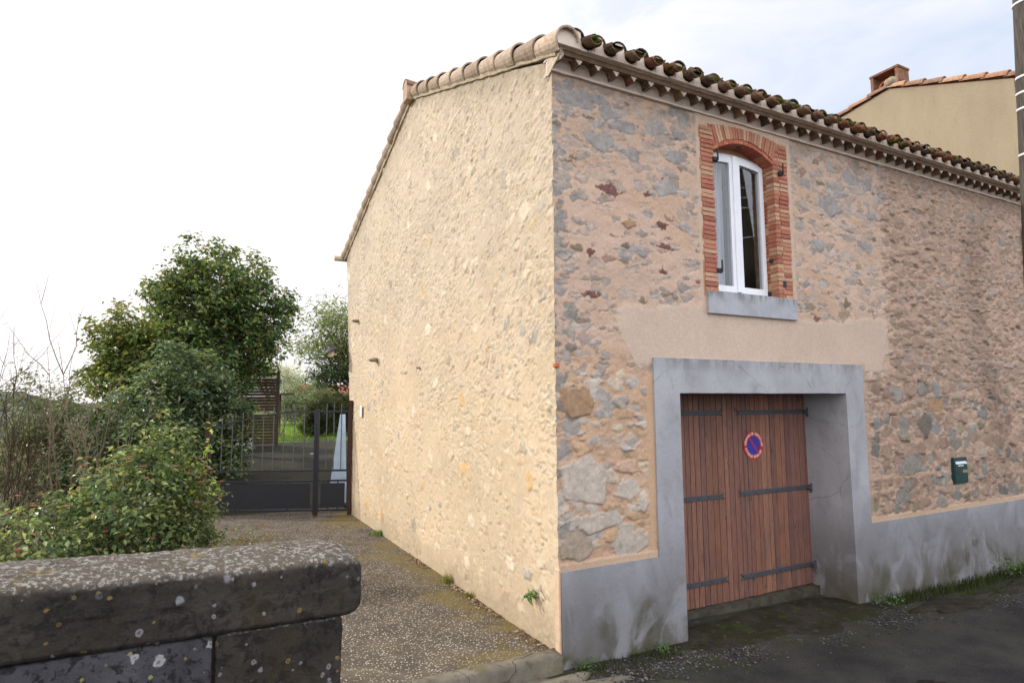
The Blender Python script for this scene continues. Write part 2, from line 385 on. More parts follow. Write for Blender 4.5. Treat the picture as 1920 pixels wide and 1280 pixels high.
# parapet stone with lichens
k = NM('lichen_stone', .93, .15)
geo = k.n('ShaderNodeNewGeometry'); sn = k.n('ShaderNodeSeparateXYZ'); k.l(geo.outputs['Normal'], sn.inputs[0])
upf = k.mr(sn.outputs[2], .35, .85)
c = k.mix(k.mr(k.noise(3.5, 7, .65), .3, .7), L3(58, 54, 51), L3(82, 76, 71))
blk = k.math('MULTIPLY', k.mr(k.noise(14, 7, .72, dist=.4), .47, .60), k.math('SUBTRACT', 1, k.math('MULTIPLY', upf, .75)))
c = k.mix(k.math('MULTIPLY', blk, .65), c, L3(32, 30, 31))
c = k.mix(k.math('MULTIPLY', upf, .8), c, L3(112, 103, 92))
def lichen(k, c, scale, thr, r0, r1, col, amt, dist=.02, seed=0):
    v = k.n('ShaderNodeTexVoronoi'); v.inputs['Scale'].default_value = scale
    mpn = k.n('ShaderNodeMapping'); mpn.inputs['Location'].default_value = (seed*3.1, seed*1.7, seed)
    nz = k.n('ShaderNodeTexNoise'); nz.inputs['Scale'].default_value = 45; nz.inputs['Detail'].default_value = 3
    sc_ = k.n('ShaderNodeVectorMath', operation='SCALE'); sc_.inputs['Scale'].default_value = dist
    ad = k.n('ShaderNodeVectorMath', operation='ADD')
    k.l(k.tc.outputs['Object'], nz.inputs['Vector']); k.l(nz.outputs['Color'], sc_.inputs[0]); k.l(k.tc.outputs['Object'], ad.inputs[0]); k.l(sc_.outputs[0], ad.inputs[1])
    k.l(ad.outputs[0], mpn.inputs['Vector']); k.l(mpn.outputs[0], v.inputs['Vector'])
    s = k.n('ShaderNodeSeparateColor'); k.l(v.outputs['Color'], s.inputs[0])
    rad = k.math('MULTIPLY', v.outputs['Distance'], k.math('ADD', .7, s.outputs[2]))
    f = k.math('MULTIPLY', k.mr(rad, r0, r1, 1, 0), k.mr(s.outputs[0], thr, thr+.02))
    f = k.math('MULTIPLY', f, k.math('ADD', k.mr(rad, r0*.25, r0*.75, .35, 1), 0))
    return k.mix(k.math('MULTIPLY', f, amt), c, col), f
c = k.mix(k.math('MULTIPLY', k.mr(k.noise(5, 6, .7), .5, .62), .5), c, L3(74, 66, 48))
c, f1 = lichen(k, c, 34, .86, .26, .36, L3(158, 158, 158), .75, .012, 1)
c, f2 = lichen(k, c, 30, .93, .24, .34, L3(150, 126, 76), .8, .012, 5)
c, f3 = lichen(k, c, 20, .93, .22, .34, L3(166, 168, 170), .7, .02, 9)
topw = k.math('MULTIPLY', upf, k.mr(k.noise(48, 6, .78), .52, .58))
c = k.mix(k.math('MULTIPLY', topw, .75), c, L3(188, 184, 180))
c = k.mix(k.math('MULTIPLY', upf, k.mr(k.noise(6, 6, .7), .6, .68, 0, .7)), c, L3(150, 128, 62))
k.color(c); k.bump(k.noise(22, 8, .75), .018, .9); k.bump(k.noise(70, 6, .75), .010, .9); k.bump(k.noise(220, 3, .7), .003, .8); M_para = k.m
M_joint = simple('parapet_joint', (60, 54, 50), .95, .1, .2, 30, .004)
M_gate = simple('black_gate_paint', (30, 31, 38), .45, .45, .12, 20)
M_bar = simple('sunlit_gate_bar', (82, 84, 90), .4, .6, .15, 20)  # lighter than the gate paint: sun on the bars put into the colour
M_rust = simple('rusty_red_paint', (70, 44, 36), .8, .25, .3, 30, .002)
k = NM('beige_roughcast', .93, .1)
c = k.mix(k.mr(k.noise(1.2, 5, .6, (1, 1, .4)), .3, .7), L3(154, 140, 118), L3(166, 152, 130))
c = k.mix(k.mr(k.noise(6, 6, .7, (2, 2, .25)), .55, .75, 0, .35), c, L3(138, 122, 98))
k.color(c); k.bump(k.noise(55, 5, .7), .012, .8); M_neigh = k.m
k = NM('pole_wood', .85, .2)
k.color(k.mix(k.mr(k.noise(8, 7, .7, (8, 8, .5)), .3, .7), L3(62, 58, 54), L3(98, 93, 86))); k.bump(k.noise(60, 5, .6, (3, 3, .15)), .004, .8); M_pole = k.m
M_white = simple('white_band', (225, 226, 230), .5, .4, .05, 9)
M_zinc = simple('pale_blue_zinc', (172, 186, 206), .45, .5, .08, 8)
M_terra = simple('terracotta', (160, 104, 78), .9, .2, .25, 20, .006)
M_green = simple('mailbox_green', (18, 58, 56), .4, .5, .15, 14)
M_silver = simple('brushed_metal', (188, 190, 198), .35, .6, .06, 20, metal=.6)
M_lblue = simple('pale_blue_sheet', (176, 196, 216), .6, .3, .08, 6)
M_bark = simple('bark', (98, 88, 74), .95, .1, .3, 25, .01)
M_barkpale = simple('pale_twig_bark', (122, 108, 92), .95, .1, .25, 25, .006)
M_barkdark = simple('dark_twig_bark', (74, 60, 52), .95, .1, .25, 25, .006)
M_fence = simple('weathered_slat', (92, 78, 68), .9, .15, .25, 18, .004)
M_redroof = simple('red_roof_paint', (150, 88, 80), .8, .2, .12, 6, .01)
M_pink = simple('salmon_wall', (206, 140, 110), .9, .1, .08, 4)
M_rock = simple('stone_block', (150, 136, 116), .93, .1, .25, 22, .01)
k = NM('meadow_soil', .95, .1)
c = k.mix(k.mr(k.noise(.6, 6, .6), .35, .65), L3(74, 70, 48), L3(98, 92, 66)); c = k.mix(k.mr(k.noise(.13, 5, .6), .5, .7, 0, .7), c, L3(92, 80, 62))
k.color(c); k.bump(k.noise(20, 5, .7), .03, .8); M_ground = k.m
k = NM('distant_wood', .98, .05)
c = k.mix(k.mr(k.noise(.25, 7, .7), .35, .65), L3(70, 76, 72), L3(106, 108, 98)); k.color(c); k.bump(k.noise(.6, 6, .7), 2.5, 1); M_hill = k.m
def leaf_mat(name, rough=.36, trans=.42, spec=.45, yel=(1.15, 1.08, .62)):
    k = NM(name, rough, spec); col = k.mix(k.mr(k.noise(30, 3), .3, .7), (.85, .85, .85), (1.15, 1.15, 1.15)); col = k.mix(1, k.attr(), col, 'MULTIPLY'); k.color(col)
    tr = k.n('ShaderNodeBsdfTranslucent'); k.l(k.mix(1, col, yel, 'MULTIPLY'), tr.inputs['Color'])
    ms = k.n('ShaderNodeMixShader'); ms.inputs[0].default_value = trans
    k.l(k.b.outputs[0], ms.inputs[1]); k.l(tr.outputs[0], ms.inputs[2]); k.l(ms.outputs[0], k.t.nodes['Material Output'].inputs['Surface'])
    return k.m
M_leaf = leaf_mat('leaf_surface'); M_grass = leaf_mat('grass_blade', .6, .4, .2, (1.1, 1.2, .4))

# ------------------------------------------------------------------ terrain heights
def road_z(x, y):
    x = np.asarray(x, float); y = np.asarray(y, float)
    z = -.13-.022*np.clip(x, 0, 7)+.035*np.clip(-y-.4, 0, 30)**1.6
    return z
def drive_z(x, y):
    y = np.asarray(y, float)
    return 0*y+np.where(y > 9.5, .108*(np.clip(y, 0, 18.3)-9.5), 0)+np.where(y > 18.3, .012*(y-18.3), 0)+0*np.asarray(x, float)
def field(name, xs, ys, zf, mat, kind='structure', jitter=.0, parent=None, keepf=None, nz=(3, .01)):
    X, Y = np.meshgrid(xs, ys, indexing='ij'); Z = zf(X, Y)+fbm(X*nz[0], Y*nz[0], 5)*nz[1]
    V = np.stack([X, Y, Z], -1).reshape(-1, 3)
    keep = None
    if keepf is not None:
        xc = (X[:-1, :-1]+X[1:, 1:])/2; yc = (Y[:-1, :-1]+Y[1:, 1:])/2; keep = keepf(xc, yc)
    me = quads_mesh(name, V, grid_faces(len(xs), len(ys), keep))
    o = link(name, me, mat, parent)
    return tag(o, kind=kind)
def ax(*seg):
    out = []
    for a, b, n in seg: out += list(np.linspace(a, b, n, endpoint=False))
    return np.array(out+[seg[-1][1]])
def ground_zf(X, Y):
    left = sm(-3.0, -7.5, X)                      # the bank falls away left of the drive
    base = np.where(Y > 9.5, drive_z(X, Y)-.05, -.28)
    z = base-left*2.2*sm(60, 12, Y)-.1
    z = np.where((Y < .6), np.minimum(road_z(X, Y)-.25, .5), z)
    z = z+sm(45, 400, Y)*(-3)-sm(-9, -30, X)*sm(14, 30, Y)*6
    return z
field('ground', ax((-900, -60, 15), (-60, -12, 24), (-12, 12, 60), (12, 60, 20), (60, 900, 15)), ax((-300, -20, 10), (-20, 0, 20), (0, 22, 60), (22, 60, 30), (60, 1200, 20)), ground_zf, M_ground, nz=(.35, .06))
# road sheet in front of the facade, the doorway recess included
field('road', ax((-60, -3, 30), (-3, 10, 130), (10, 60, 25)), ax((-14, -3, 30), (-3, .66, 40)), road_z, M_road, nz=(2.2, .018),
      keepf=lambda x, y: (y < 0.02) | ((x > 1.45) & (x < 4.55)))
drvo = field('driveway', ax((-3.3, .05, 45)), ax((.0, 9.5, 90)), lambda X, Y: drive_z(X, Y)+.015*np.sin(X*1.3), M_drive, nz=(2.5, .010),
      keepf=lambda x, y: (x < .06))
field('driveway_court', ax((.3, 9, 20)), ax((9.8, 18.3, 30), (18.3, 23, 8)), lambda X, Y: drive_z(X, Y)+.015*np.sin(X*1.3)-.01, M_road, nz=(2.5, .010))  # dark asphalt tone stands in for tree shade over the court
field('driveway_verge', ax((-4.0, -3.3, 8), (-3.3, .3, 20)), ax((9.3, 24, 30)), lambda X, Y: drive_z(X, Y)-.03, M_road, nz=(2.5, .01))
k = NM('lawn_soil', .95, .1); k.color(k.mix(k.mr(k.noise(2, 5, .6), .3, .7), L3(88, 106, 52), L3(112, 132, 64))); M_lawn = k.m
field('lawn', ax((-6, 40, 60)), ax((18.6, 60, 60)), lambda X, Y: .95+.012*(Y-18.3)+0*X, M_lawn, nz=(.8, .03))
# kerb edge of the drive
kb = MB(); rs = np.random.RandomState(3)
xs = np.linspace(-3.4, .0, 40)
prof = [(.10, .022), (-.02, .022), (-.055, .0), (-.075, -.18), (-.075, -.4), (.10, -.4)]
vs = []
for x in xs:
    for (yy, zz) in prof: vs.append((x, yy+rs.uniform(-.006, .006)+.012*math.sin(x*3), zz+rs.uniform(-.006, .006)+(0.006 if zz > 0 else 0)))
fs = []
n = len(prof)
for i in range(len(xs)-1):
    for j in range(n): fs.append((i*n+j, (i+1)*n+j, (i+1)*n+(j+1) % n, i*n+(j+1) % n))
fs += [tuple(range(n)), tuple((len(xs)-1)*n+j for j in range(n-1, -1, -1))]
kb.add(vs, fs); field('driveway_rear', ax((-3.3, .3, 40)), ax((9.5, 18.3, 40), (18.3, 24, 12)), lambda X, Y: drive_z(X, Y)+.015*np.sin(X*1.3), M_road, nz=(2.5, .010))  # rear drive given the dark asphalt: tree shade put into its colour
tag(kb.build('kerb', M_conc, None, True), kind='structure')
# broken concrete apron patches lying on the road
def patch(name, cx, cy, rx, ry, th, mat, seed, rot=0, kind='structure'):
    r = np.random.RandomState(seed); N = 46; a = np.linspace(0, 2*math.pi, N, endpoint=False)
    rr = 1+.0*a
    for q in range(1, 12): rr += r.uniform(-1, 1)*.30/q**.6*np.cos(q*a+r.uniform(0, 6))
    P = [((rx*c_*k_), (ry*s_*k_)) for c_, s_, k_ in zip(np.cos(a), np.sin(a), rr)]
    P = [(cx+x*math.cos(rot)-y*math.sin(rot), cy+x*math.sin(rot)+y*math.cos(rot)) for x, y in P]
    V = []; F = []
    for ring, (sc, dz) in enumerate(((1.0, -.03), (.985, th*.6), (.93, th), (.6, th+.004), (.3, th+.004))):
        for x, y in P:
            X = cx+(x-cx)*sc; Y = cy+(y-cy)*sc
            V.append((X, Y, float(road_z(X, Y))+dz+float(fbm(np.array([X*2.2]), np.array([Y*2.2]), 5)[0])*.018+r.uniform(-.002, .002)))
    for k_ in range(4):
        for i in range(N): F.append((k_*N+i, k_*N+(i+1) % N, (k_+1)*N+(i+1) % N, (k_+1)*N+i))
    V.append((cx, cy, float(road_z(cx, cy))+th+.004)); F += [(4*N+i, 4*N+(i+1) % N, 5*N) for i in range(N)]
    o = link(name, quads_mesh(name, V, F), mat); return tag(o, kind=kind)
k = NM('mossy_cement_ramp', .93, .12)
c = k.mix(k.mr(k.noise(3, 6, .65), .3, .7), L3(46, 43, 39), L3(72, 67, 59)); c = k.mix(k.mr(k.noise(2.6, 6, .65, dist=.5), .48, .62, 0, .75), c, L3(54, 55, 30))
c = k.mix(k.mr(k.noise(11, 6, .7), .60, .66, 0, .6), c, L3(112, 104, 92))
c = k.mix(k.math('MULTIPLY', k.mr(k.noise(2.3, 6, .65, dist=.1), .60, .70), k.mr(k.noise(22, 4, .7), .4, .5, .2, .8)), c, L3(70, 80, 34))
c = k.mix(k.mr(k.noise(40, 5, .75), .55, .68, 0, .6), c, L3(34, 32, 30)); k.color(c); k.bump(k.noise(30, 7, .7), .02, 1); k.bump(k.noise(120, 4, .7), .006, .8); M_ramp = k.m
patch('concrete_apron', -.55, -.42, 1.15, .30, .022, M_conc, 4)
patch('concrete_apron', 5.75, -.55, .75, .24, .03, M_ramp, 11)
patch('concrete_apron', 7.6, -.50, .7, .2, .03, M_ramp, 12)
patch('doorway_ramp', 3.0, -.12, 1.75, .46, .018, M_ramp, 21)

# ------------------------------------------------------------------ rubble masonry generator
def make_stones(x0, x1, z0, z1, rowh, wid, rs, rotf=None):
    out = []; z = z0
    while z < z1:
        h = rs.uniform(*rowh); x = x0-rs.uniform(0, .2)
        while x < x1:
            w = rs.uniform(*wid)*(h/np.mean(rowh))**.5
            cx = x+w/2; cz = z+h/2+rs.uniform(-.25, .25)*h+.03*math.sin(x*1.7+z)
            out.append((cx, cz, w/2*rs.uniform(.8, 1.0), h/2*rs.uniform(.75, 1.1), (rotf(cx, cz) if rotf else 0)+rs.normal(0, .12)))
            x += w
        z += h
    return out
def raster(xs, zs, D, C, stones, spec, rs, NA, NB):
    """spec(cx,cz,rs)-> None or dict(h, col, thr, edge, tilt)"""
    for (cx, cz, hw, hh, rot) in stones:
        p = spec(cx, cz, rs)
        if p is None: continue
        hw *= p.get('sc', 1); hh *= p.get('sc', 1)
        rad = max(hw, hh)*1.35+.02
        i0, i1 = np.searchsorted(xs, (cx-rad, cx+rad)); j0, j1 = np.searchsorted(zs, (cz-rad, cz+rad))
        if i1-i0 < 2 or j1-j0 < 2: continue
        X = xs[i0:i1, None]-cx; Z = zs[None, j0:j1]-cz
        na = NA[i0:i1, j0:j1]; nb = NB[i0:i1, j0:j1]
        c, s = math.cos(rot), math.sin(rot)
        U = X*c+Z*s+nb*.03; Wv = -X*s+Z*c+na*.012+nb*.012
        K = rs.randint(5, 9); ang = (np.arange(K)+rs.uniform(-.3, .3, K))*2*math.pi/K+rs.uniform(0, 6)
        sd = None
        for a in ang:
            d = ((hw*abs(math.cos(a)))**1.4+(hh*abs(math.sin(a)))**1.4)**(1/1.4)*rs.uniform(.82, 1.05)
            q = math.cos(a)*U+math.sin(a)*Wv-d
            sd = q if sd is None else np.maximum(sd, q)
        sd = sd+(na+.55*NDX[i0:i1, j0:j1])*p.get('thr', .01)+p.get('off', 0)
        m = sm(p.get('edge', .008), -p.get('edge', .008), sd)
        h = p['h']+p.get('tx', 0)*X+p.get('tz', 0)*Z+nb*p.get('rg', .003)
        h = h-np.clip(sd+.02, 0, .02)*.25
        D[i0:i1, j0:j1] = D[i0:i1, j0:j1]*(1-m)+h*m
        if p.get('crev', 0):
            band = np.exp(-((sd-.002)/.0035)**2)*np.clip(.5-Wv/hh*.6+na*.5, 0, 1)*p['crev']; D[i0:i1, j0:j1] -= band*.010
        cm = sm(p.get('edge', .008)*.6, -p.get('edge', .008)*.6, sd)[..., None]*p.get('ca', 1)
        col = np.array(p['col'])[None, None, :]*(1+na[..., None]*.16+nb[..., None]*.10)
        C[i0:i1, j0:j1] = C[i0:i1, j0:j1]*(1-cm)+col*cm

HX, HZ = 9.72, 5.75
# ---------- facade field
def ramp_axis(a, b, d0, d1):
    out = [a]; x = a
    while x < b:
        t = (x-a)/(b-a); x += d0+(d1-d0)*t; out.append(x)
    out = np.array(out); return a+(out-a)*(b-a)/(out[-1]-a)
fx = ramp_axis(0, HX, .0105, .026); fz = np.linspace(.70, HZ, 505)
X, Z = np.meshgrid(fx, fz, indexing='ij')
NA = fbm(X*22, Z*26, 1, 4, .6)*1.6; NB = fbm(X*7, Z*8, 2, 4, .55)*1.6; NC = fbm(X*1.3, Z*1.6, 3, 4); ND = fbm(X*55, Z*60, 4, 3, .6)
NDX = ND
fD = NB*.006+NA*.0022+ND*.0016
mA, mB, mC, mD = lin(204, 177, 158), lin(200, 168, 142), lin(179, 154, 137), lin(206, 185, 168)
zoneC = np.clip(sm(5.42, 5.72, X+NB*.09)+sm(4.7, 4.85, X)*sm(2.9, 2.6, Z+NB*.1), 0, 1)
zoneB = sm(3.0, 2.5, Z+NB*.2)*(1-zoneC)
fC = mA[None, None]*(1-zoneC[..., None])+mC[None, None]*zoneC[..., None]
fC = fC*(1-zoneB[..., None])+mB[None, None]*zoneB[..., None]
sme = sm(-.15, .45, fbm(X*2.6+NB*.35, Z*4.6, 61, 4, .55)*1.4)[..., None]*(1-.6*zoneC[..., None])
fC = fC*(1-sme*.55)+lin(196, 164, 138)[None, None]*sme*.55
fC = fC*(1+NC[..., None]*.10+NA[..., None]*.05)
fD += zoneC*(.012+NB*.012+NA*.007)+zoneB*(NB*.007)
rs = np.random.RandomState(12)
greys = [(170, 162, 155), (178, 169, 161), (162, 154, 148), (184, 172, 162), (170, 165, 161), (164, 152, 142)]
def specA(cx, cz, r):
    if cx > 5.55 or cz < 2.55: return None
    dens = float(vn(np.array([cx*1.1+3]), np.array([cz*1.4]), 8)[0])
    topz = float(sm(4.35, 4.85, np.array(cz)))
    pr_ = (.20+.55*topz if cx < 2 else .36+.28*topz)+(dens-.5)*.5
    if r.rand() > pr_: return None
    t = r.rand(); col = greys[r.randint(6)]
    if t > .988: col = (132, 104, 94)
    elif t > .93: col = (164, 142, 118)
    elif t > .76: col = (186, 168, 156)
    return dict(h=r.uniform(-.004, .006), col=lin(*col)*r.uniform(.86, 1.1), thr=r.uniform(.016, .034), off=r.uniform(-.002, .018)+(1-topz)*.008, edge=.0035, tx=r.normal(0, .03), tz=r.normal(0, .05), rg=.005, ca=r.uniform(.4, .9), crev=r.rand()*.9)
raster(fx, fz, fD, fC, make_stones(0, 5.6, 2.5, 5.68, (.07, .14), (.16, .46), rs), specA, rs, NA, NB)
def specA2(cx, cz, r):
    if cx > 5.55 or cz < 2.5 or r.rand() > .26: return None
    t = r.rand(); col = greys[r.randint(6)]
    if t > .94: col = (124, 88, 80)
    elif t > .84: col = (140, 122, 100)
    elif t > .62: col = (184, 164, 152)
    return dict(h=r.uniform(-.005, .007), col=lin(*col)*r.uniform(.82, 1.08), thr=r.uniform(.012, .024), off=r.uniform(0, .010), edge=.003, tz=r.normal(0, .09), crev=r.rand(), ca=r.uniform(.5, 1))
raster(fx, fz, fD, fC, make_stones(0, 5.6, 2.5, 5.68, (.026, .055), (.07, .26), rs), specA2, rs, NA, NB)
def specB(cx, cz, r):
    if cx > 1.12 or cz > 2.75 or cz < .86: return None
    if r.rand() > .62: return None
    col = [(198, 186, 172), (186, 178, 170), (206, 190, 170), (176, 166, 158), (192, 162, 132)][r.randint(5)]
    return dict(h=r.uniform(.0, .018), col=lin(*col)*r.uniform(.92, 1.06), thr=r.uniform(.006, .016), off=r.uniform(-.004, .012), edge=.006, tx=r.normal(0, .05), tz=r.normal(0, .06), rg=.006)
raster(fx, fz, fD, fC, make_stones(.02, 1.2, .86, 2.8, (.05, .12), (.10, .30), rs), specB, rs, NA, NB)
def specC(cx, cz, r):
    if not (cx > 5.5 or (cx > 4.85 and cz < 2.75)): return None
    low = cz < 2.6
    t = r.rand()
    if low:
        if t > .93: return None
        vis = r.rand() < .34
        col = [(142, 138, 133), (154, 146, 136), (136, 132, 127), (150, 140, 118), (158, 144, 132)][r.randint(5)] if vis else (166, 142, 126)
        return dict(h=r.uniform(.006, .036), col=lin(*col)*r.uniform(.88, 1.08), thr=r.uniform(.006, .014), off=r.uniform(-.004, .008), edge=.007, tx=r.normal(0, .10), tz=r.normal(.03, .10), rg=.007)
    if t > .9: return None
    vis = r.rand() < .18
    col = [(150, 145, 142), (158, 148, 140), (150, 134, 122)][r.randint(3)] if vis else (164, 142, 126)
    return dict(h=r.uniform(.004, .034), col=lin(*col)*r.uniform(.92, 1.05), thr=r.uniform(.008, .018), off=r.uniform(0, .014), edge=.007, tx=r.normal(0, .09), tz=r.normal(.05, .11), rg=.007, ca=.65, crev=r.rand()*1.3)
raster(fx, fz, fD, fC, make_stones(4.7, HX, .84, 2.9, (.07, .22), (.10, .40), rs), specC, rs, NA, NB)
raster(fx, fz, fD, fC, make_stones(5.4, HX, 2.6, 5.7, (.045, .12), (.09, .30), rs), specC, rs, NA, NB)
# quoin darker stones up the corner edge
def specQ(cx, cz, r):
    if r.rand() > .6: return None
    return dict(h=r.uniform(-.004, .010), col=lin(*greys[r.randint(6)])*r.uniform(.75, .95), thr=.012, off=r.uniform(0, .015), edge=.005, rg=.005)
raster(fx, fz, fD, fC, make_stones(-.06, .13, 1.0, 5.6, (.06, .16), (.14, .24), rs), specQ, rs, NA, NB)
HAND = [(.24, 2.34, .20, .15, 'o'), (.29, 1.57, .28, .18, 'w'), (.84, 1.47, .14, .11, 'w'), (.42, 1.17, .33, .08, 'w'), (.2, .96, .2, .11, 't'), (.87, .93, .25, .085, 'w'), (.82, 1.69, .15, .06, 'p'), (1.03, 1.29, .08, .07, 'w'),
        (5.69, 1.99, .1, .14, 'g'), (6.22, 2.01, .19, .12, 'd'), (5.85, 1.43, .24, .095, 'g'), (6.53, 2.26, .23, .11, 'o'), (5.57, 1.03, .19, .085, 'g'), (6.42, 1.2, .15, .06, 'g'), (5.7, 1.18, .13, .07, 'g'), (6.9, 1.85, .12, .06, 'g'), (6.2, 2.5, .16, .07, 'g'),
        (.29, 5.50, .25, .085, 'b'), (.59, 5.56, .13, .05, 'b'), (.73, 5.44, .16, .045, 'b'), (.55, 5.29, .08, .05, 'b'), (.9, 5.32, .18, .06, 'b'), (1.36, 5.42, .17, .05, 'b'), (.58, 5.13, .21, .08, 'b'), (1.70, 5.40, .13, .045, 'b'), (1.66, 5.14, .15, .07, 'b'), (.99, 5.03, .11, .05, 'b'),
        (.66, 4.6, .15, .018, 'r'), (1.48, 4.72, .18, .05, 'b'), (1.43, 4.05, .14, .017, 'r'), (.48, 3.45, .11, .016, 'r'), (.95, 4.27, .12, .03, 'o'), (1.22, 4.62, .05, .014, 'r'), (1.75, 4.3, .10, .035, 'b'), (.9, 3.9, .12, .03, 'b'),
        (4.88, 5.42, .17, .08, 'b'), (5.22, 5.40, .14, .06, 'b'), (4.4, 4.95, .25, .08, 'b'), (4.56, 5.15, .11, .06, 'b'), (5.3, 4.95, .14, .07, 'b'), (3.9, 5.2, .10, .06, 'b'), (5.1, 4.5, .2, .06, 'b'), (4.1, 4.4, .12, .08, 'b')]
hcol = dict(o=(172, 142, 114), w=(190, 178, 165), t=(176, 160, 142), p=(200, 170, 150), g=(142, 136, 128), d=(118, 110, 100), b=(163, 157, 153), r=(128, 94, 86))
for (hx, hz_, hw_, hh2, ky) in HAND:
    def specH(cx, cz, r):
        flat = ky in 'br'
        return dict(h=(r.uniform(.001, .005) if flat else r.uniform(.010, .020)), col=lin(*hcol[ky])*r.uniform(.95, 1.05), thr=.018 if flat else .016, off=0, crev=.8, edge=.004 if flat else .008, tx=r.normal(0, .02), tz=r.normal(0, .04), rg=.005)
    raster(fx, fz, fD, fC, [(hx, hz_, hw_, hh2, rs.normal(0, .05))], specH, rs, NA, NB)
# dark damp stain towards the far end, real dirt on the wall
st = sm(.55, 0, np.abs(X-8.1-.25*np.sin(Z*1.2)+NB*.12))*sm(5.6, 4.9, Z)*(.55+.5*NC)
fC *= (1-.38*np.clip(st, 0, 1)[..., None])
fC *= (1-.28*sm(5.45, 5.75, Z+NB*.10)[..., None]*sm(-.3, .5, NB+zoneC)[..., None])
# smooth render patches: over the door, round the window, strips beside the door surround
wob = NB*.055+NC*.05
pt = sm(.74, .82, X+wob)*sm(5.50, 5.38, X+wob*1.5)*sm(2.66, 2.74, Z+wob+.30*sm(1.3, .8, X)*0)*sm(3.44, 3.36, Z+wob*.6+.05*np.sin(X*2.1))
diag = sm(0, .05, (X-.74)-.62*(np.clip(3.10-Z, 0, 1)))   # lower left corner cut away on the slant
diag2 = sm(0, .05, (5.42-X)-.55*(np.clip(2.98-Z, 0, 1)))
pt = pt*np.where(Z < 3.10, diag, 1)*np.where(Z < 2.98, diag2, 1)
pt = np.maximum(pt, sm(1.70, 1.74, X+wob*.1)*sm(3.85, 3.80, X)*sm(2.6, 2.7, Z)*sm(3.40, 3.34, Z+wob*.3))
win = sm(1.955, 1.975, X+NA*.006)*sm(3.62, 3.60, X+NA*.008)*sm(3.3, 3.36, Z)*sm(5.76, 5.75, Z)
stripL = sm(1.11, 1.125, X+NA*.006)*sm(1.3, 1.25, X)*sm(2.72, 2.6, Z); stripR = sm(4.92, 4.90, X+NA*.012)*sm(4.6, 4.7, X)*sm(2.9, 2.8, Z)*.6
stripP = sm(.825, .81, Z+NA*.008)
def blend(m, h, col):
    global fD, fC
    fD = fD*(1-m)+h*m; fC = fC*(1-m[..., None])+np.array(col)[None, None]*m[..., None]*(1+NC[..., None]*.05+NA[..., None]*.03)
blend(pt, .010+NB*.0012+ND*.0006, mD)
blend(win, .012+NB*.001, lin(204, 180, 160))
blend(stripL*.95, .012, lin(200, 168, 138)); blend(stripR, .012, lin(186, 162, 144)); blend(stripP, .018, lin(200, 172, 148))
seam = sm(.018, .006, np.abs(X-5.50+NB*.012))*sm(2.5, 2.7, Z); fD -= seam*.012
keep = np.ones((len(fx)-1, len(fz)-1), bool)
xc = (X[:-1, :-1]+X[1:, 1:])/2; zc = (Z[:-1, :-1]+Z[1:, 1:])/2
keep &= ~((xc > 1.40) & (xc < 4.60) & (zc < 2.62))
keep &= ~((xc > 2.14) & (xc < 3.36) & (zc > 3.5) & (zc < 5.58-.1*((xc-2.74)/.55)**2))

# ---------- gable field (y along the wall, z up)
RIDGE_Y, RIDGE_Z = 4.50, 7.62
def gtop(y): return np.where(y < RIDGE_Y, 5.84+(RIDGE_Z-5.84)*(y)/RIDGE_Y, RIDGE_Z-(RIDGE_Z-5.86)*(y-RIDGE_Y)/(9.25-RIDGE_Y))
gy = ramp_axis(0, 1, .0105/8.9, .022/8.9)          # normalised along
gz = np.linspace(0, 1, 640)
Yn, Zn = np.meshgrid(gy, gz, indexing='ij')
zb = -.15
Zr = zb+Zn*(RIDGE_Z+.0-zb)                        # uniform z before clipping
Ymax = 8.30+.165*np.clip(Zr, 0, 5.9)
Yr = Yn*Ymax
top = gtop(Yr)
Zc = np.minimum(Zr, top)
Z2 = Zr; Y2 = Yr
NAg = fbm(Y2*24, Z2*22, 41, 4, .62)*1.6; NBg = fbm(Y2*7, Z2*6, 42, 4, .55)*1.6; NCg = fbm(Y2*.9, Z2*1.0, 43, 4); NDg = fbm(Y2*60, Z2*60, 44, 3, .6)
NEg = fbm((Y2*.8+Z2*.6)*26, (Z2*.8-Y2*.6)*9, 45, 4, .6)
reg = np.clip(.5+1.6*fbm(Y2*1.1+7, Z2*1.2, 46, 3), 0, 1)
gD = NBg*.006+NAg*(.0006+.0016*reg)+NDg*.0008+(1-np.abs(NEg)*2.2)*.0045*reg*(.35+.65*sm(1.4, 3.2, Z2))
g1, g2, g3 = lin(206, 186, 158), lin(206, 184, 150), lin(202, 186, 165)
up_ = sm(2.5, 4.6, Z2+NCg*.8)[..., None]
gC = (g1*(1-up_)+g3*up_)*(1+NCg[..., None]*.14+NAg[..., None]*.07)
rs = np.random.RandomState(5); NDX = NDg
ys_w = 8.9
def rotg(cx, cz): return -.62*min(max((cz-1.8)/1.2, 0), 1)
yline = gy*8.9
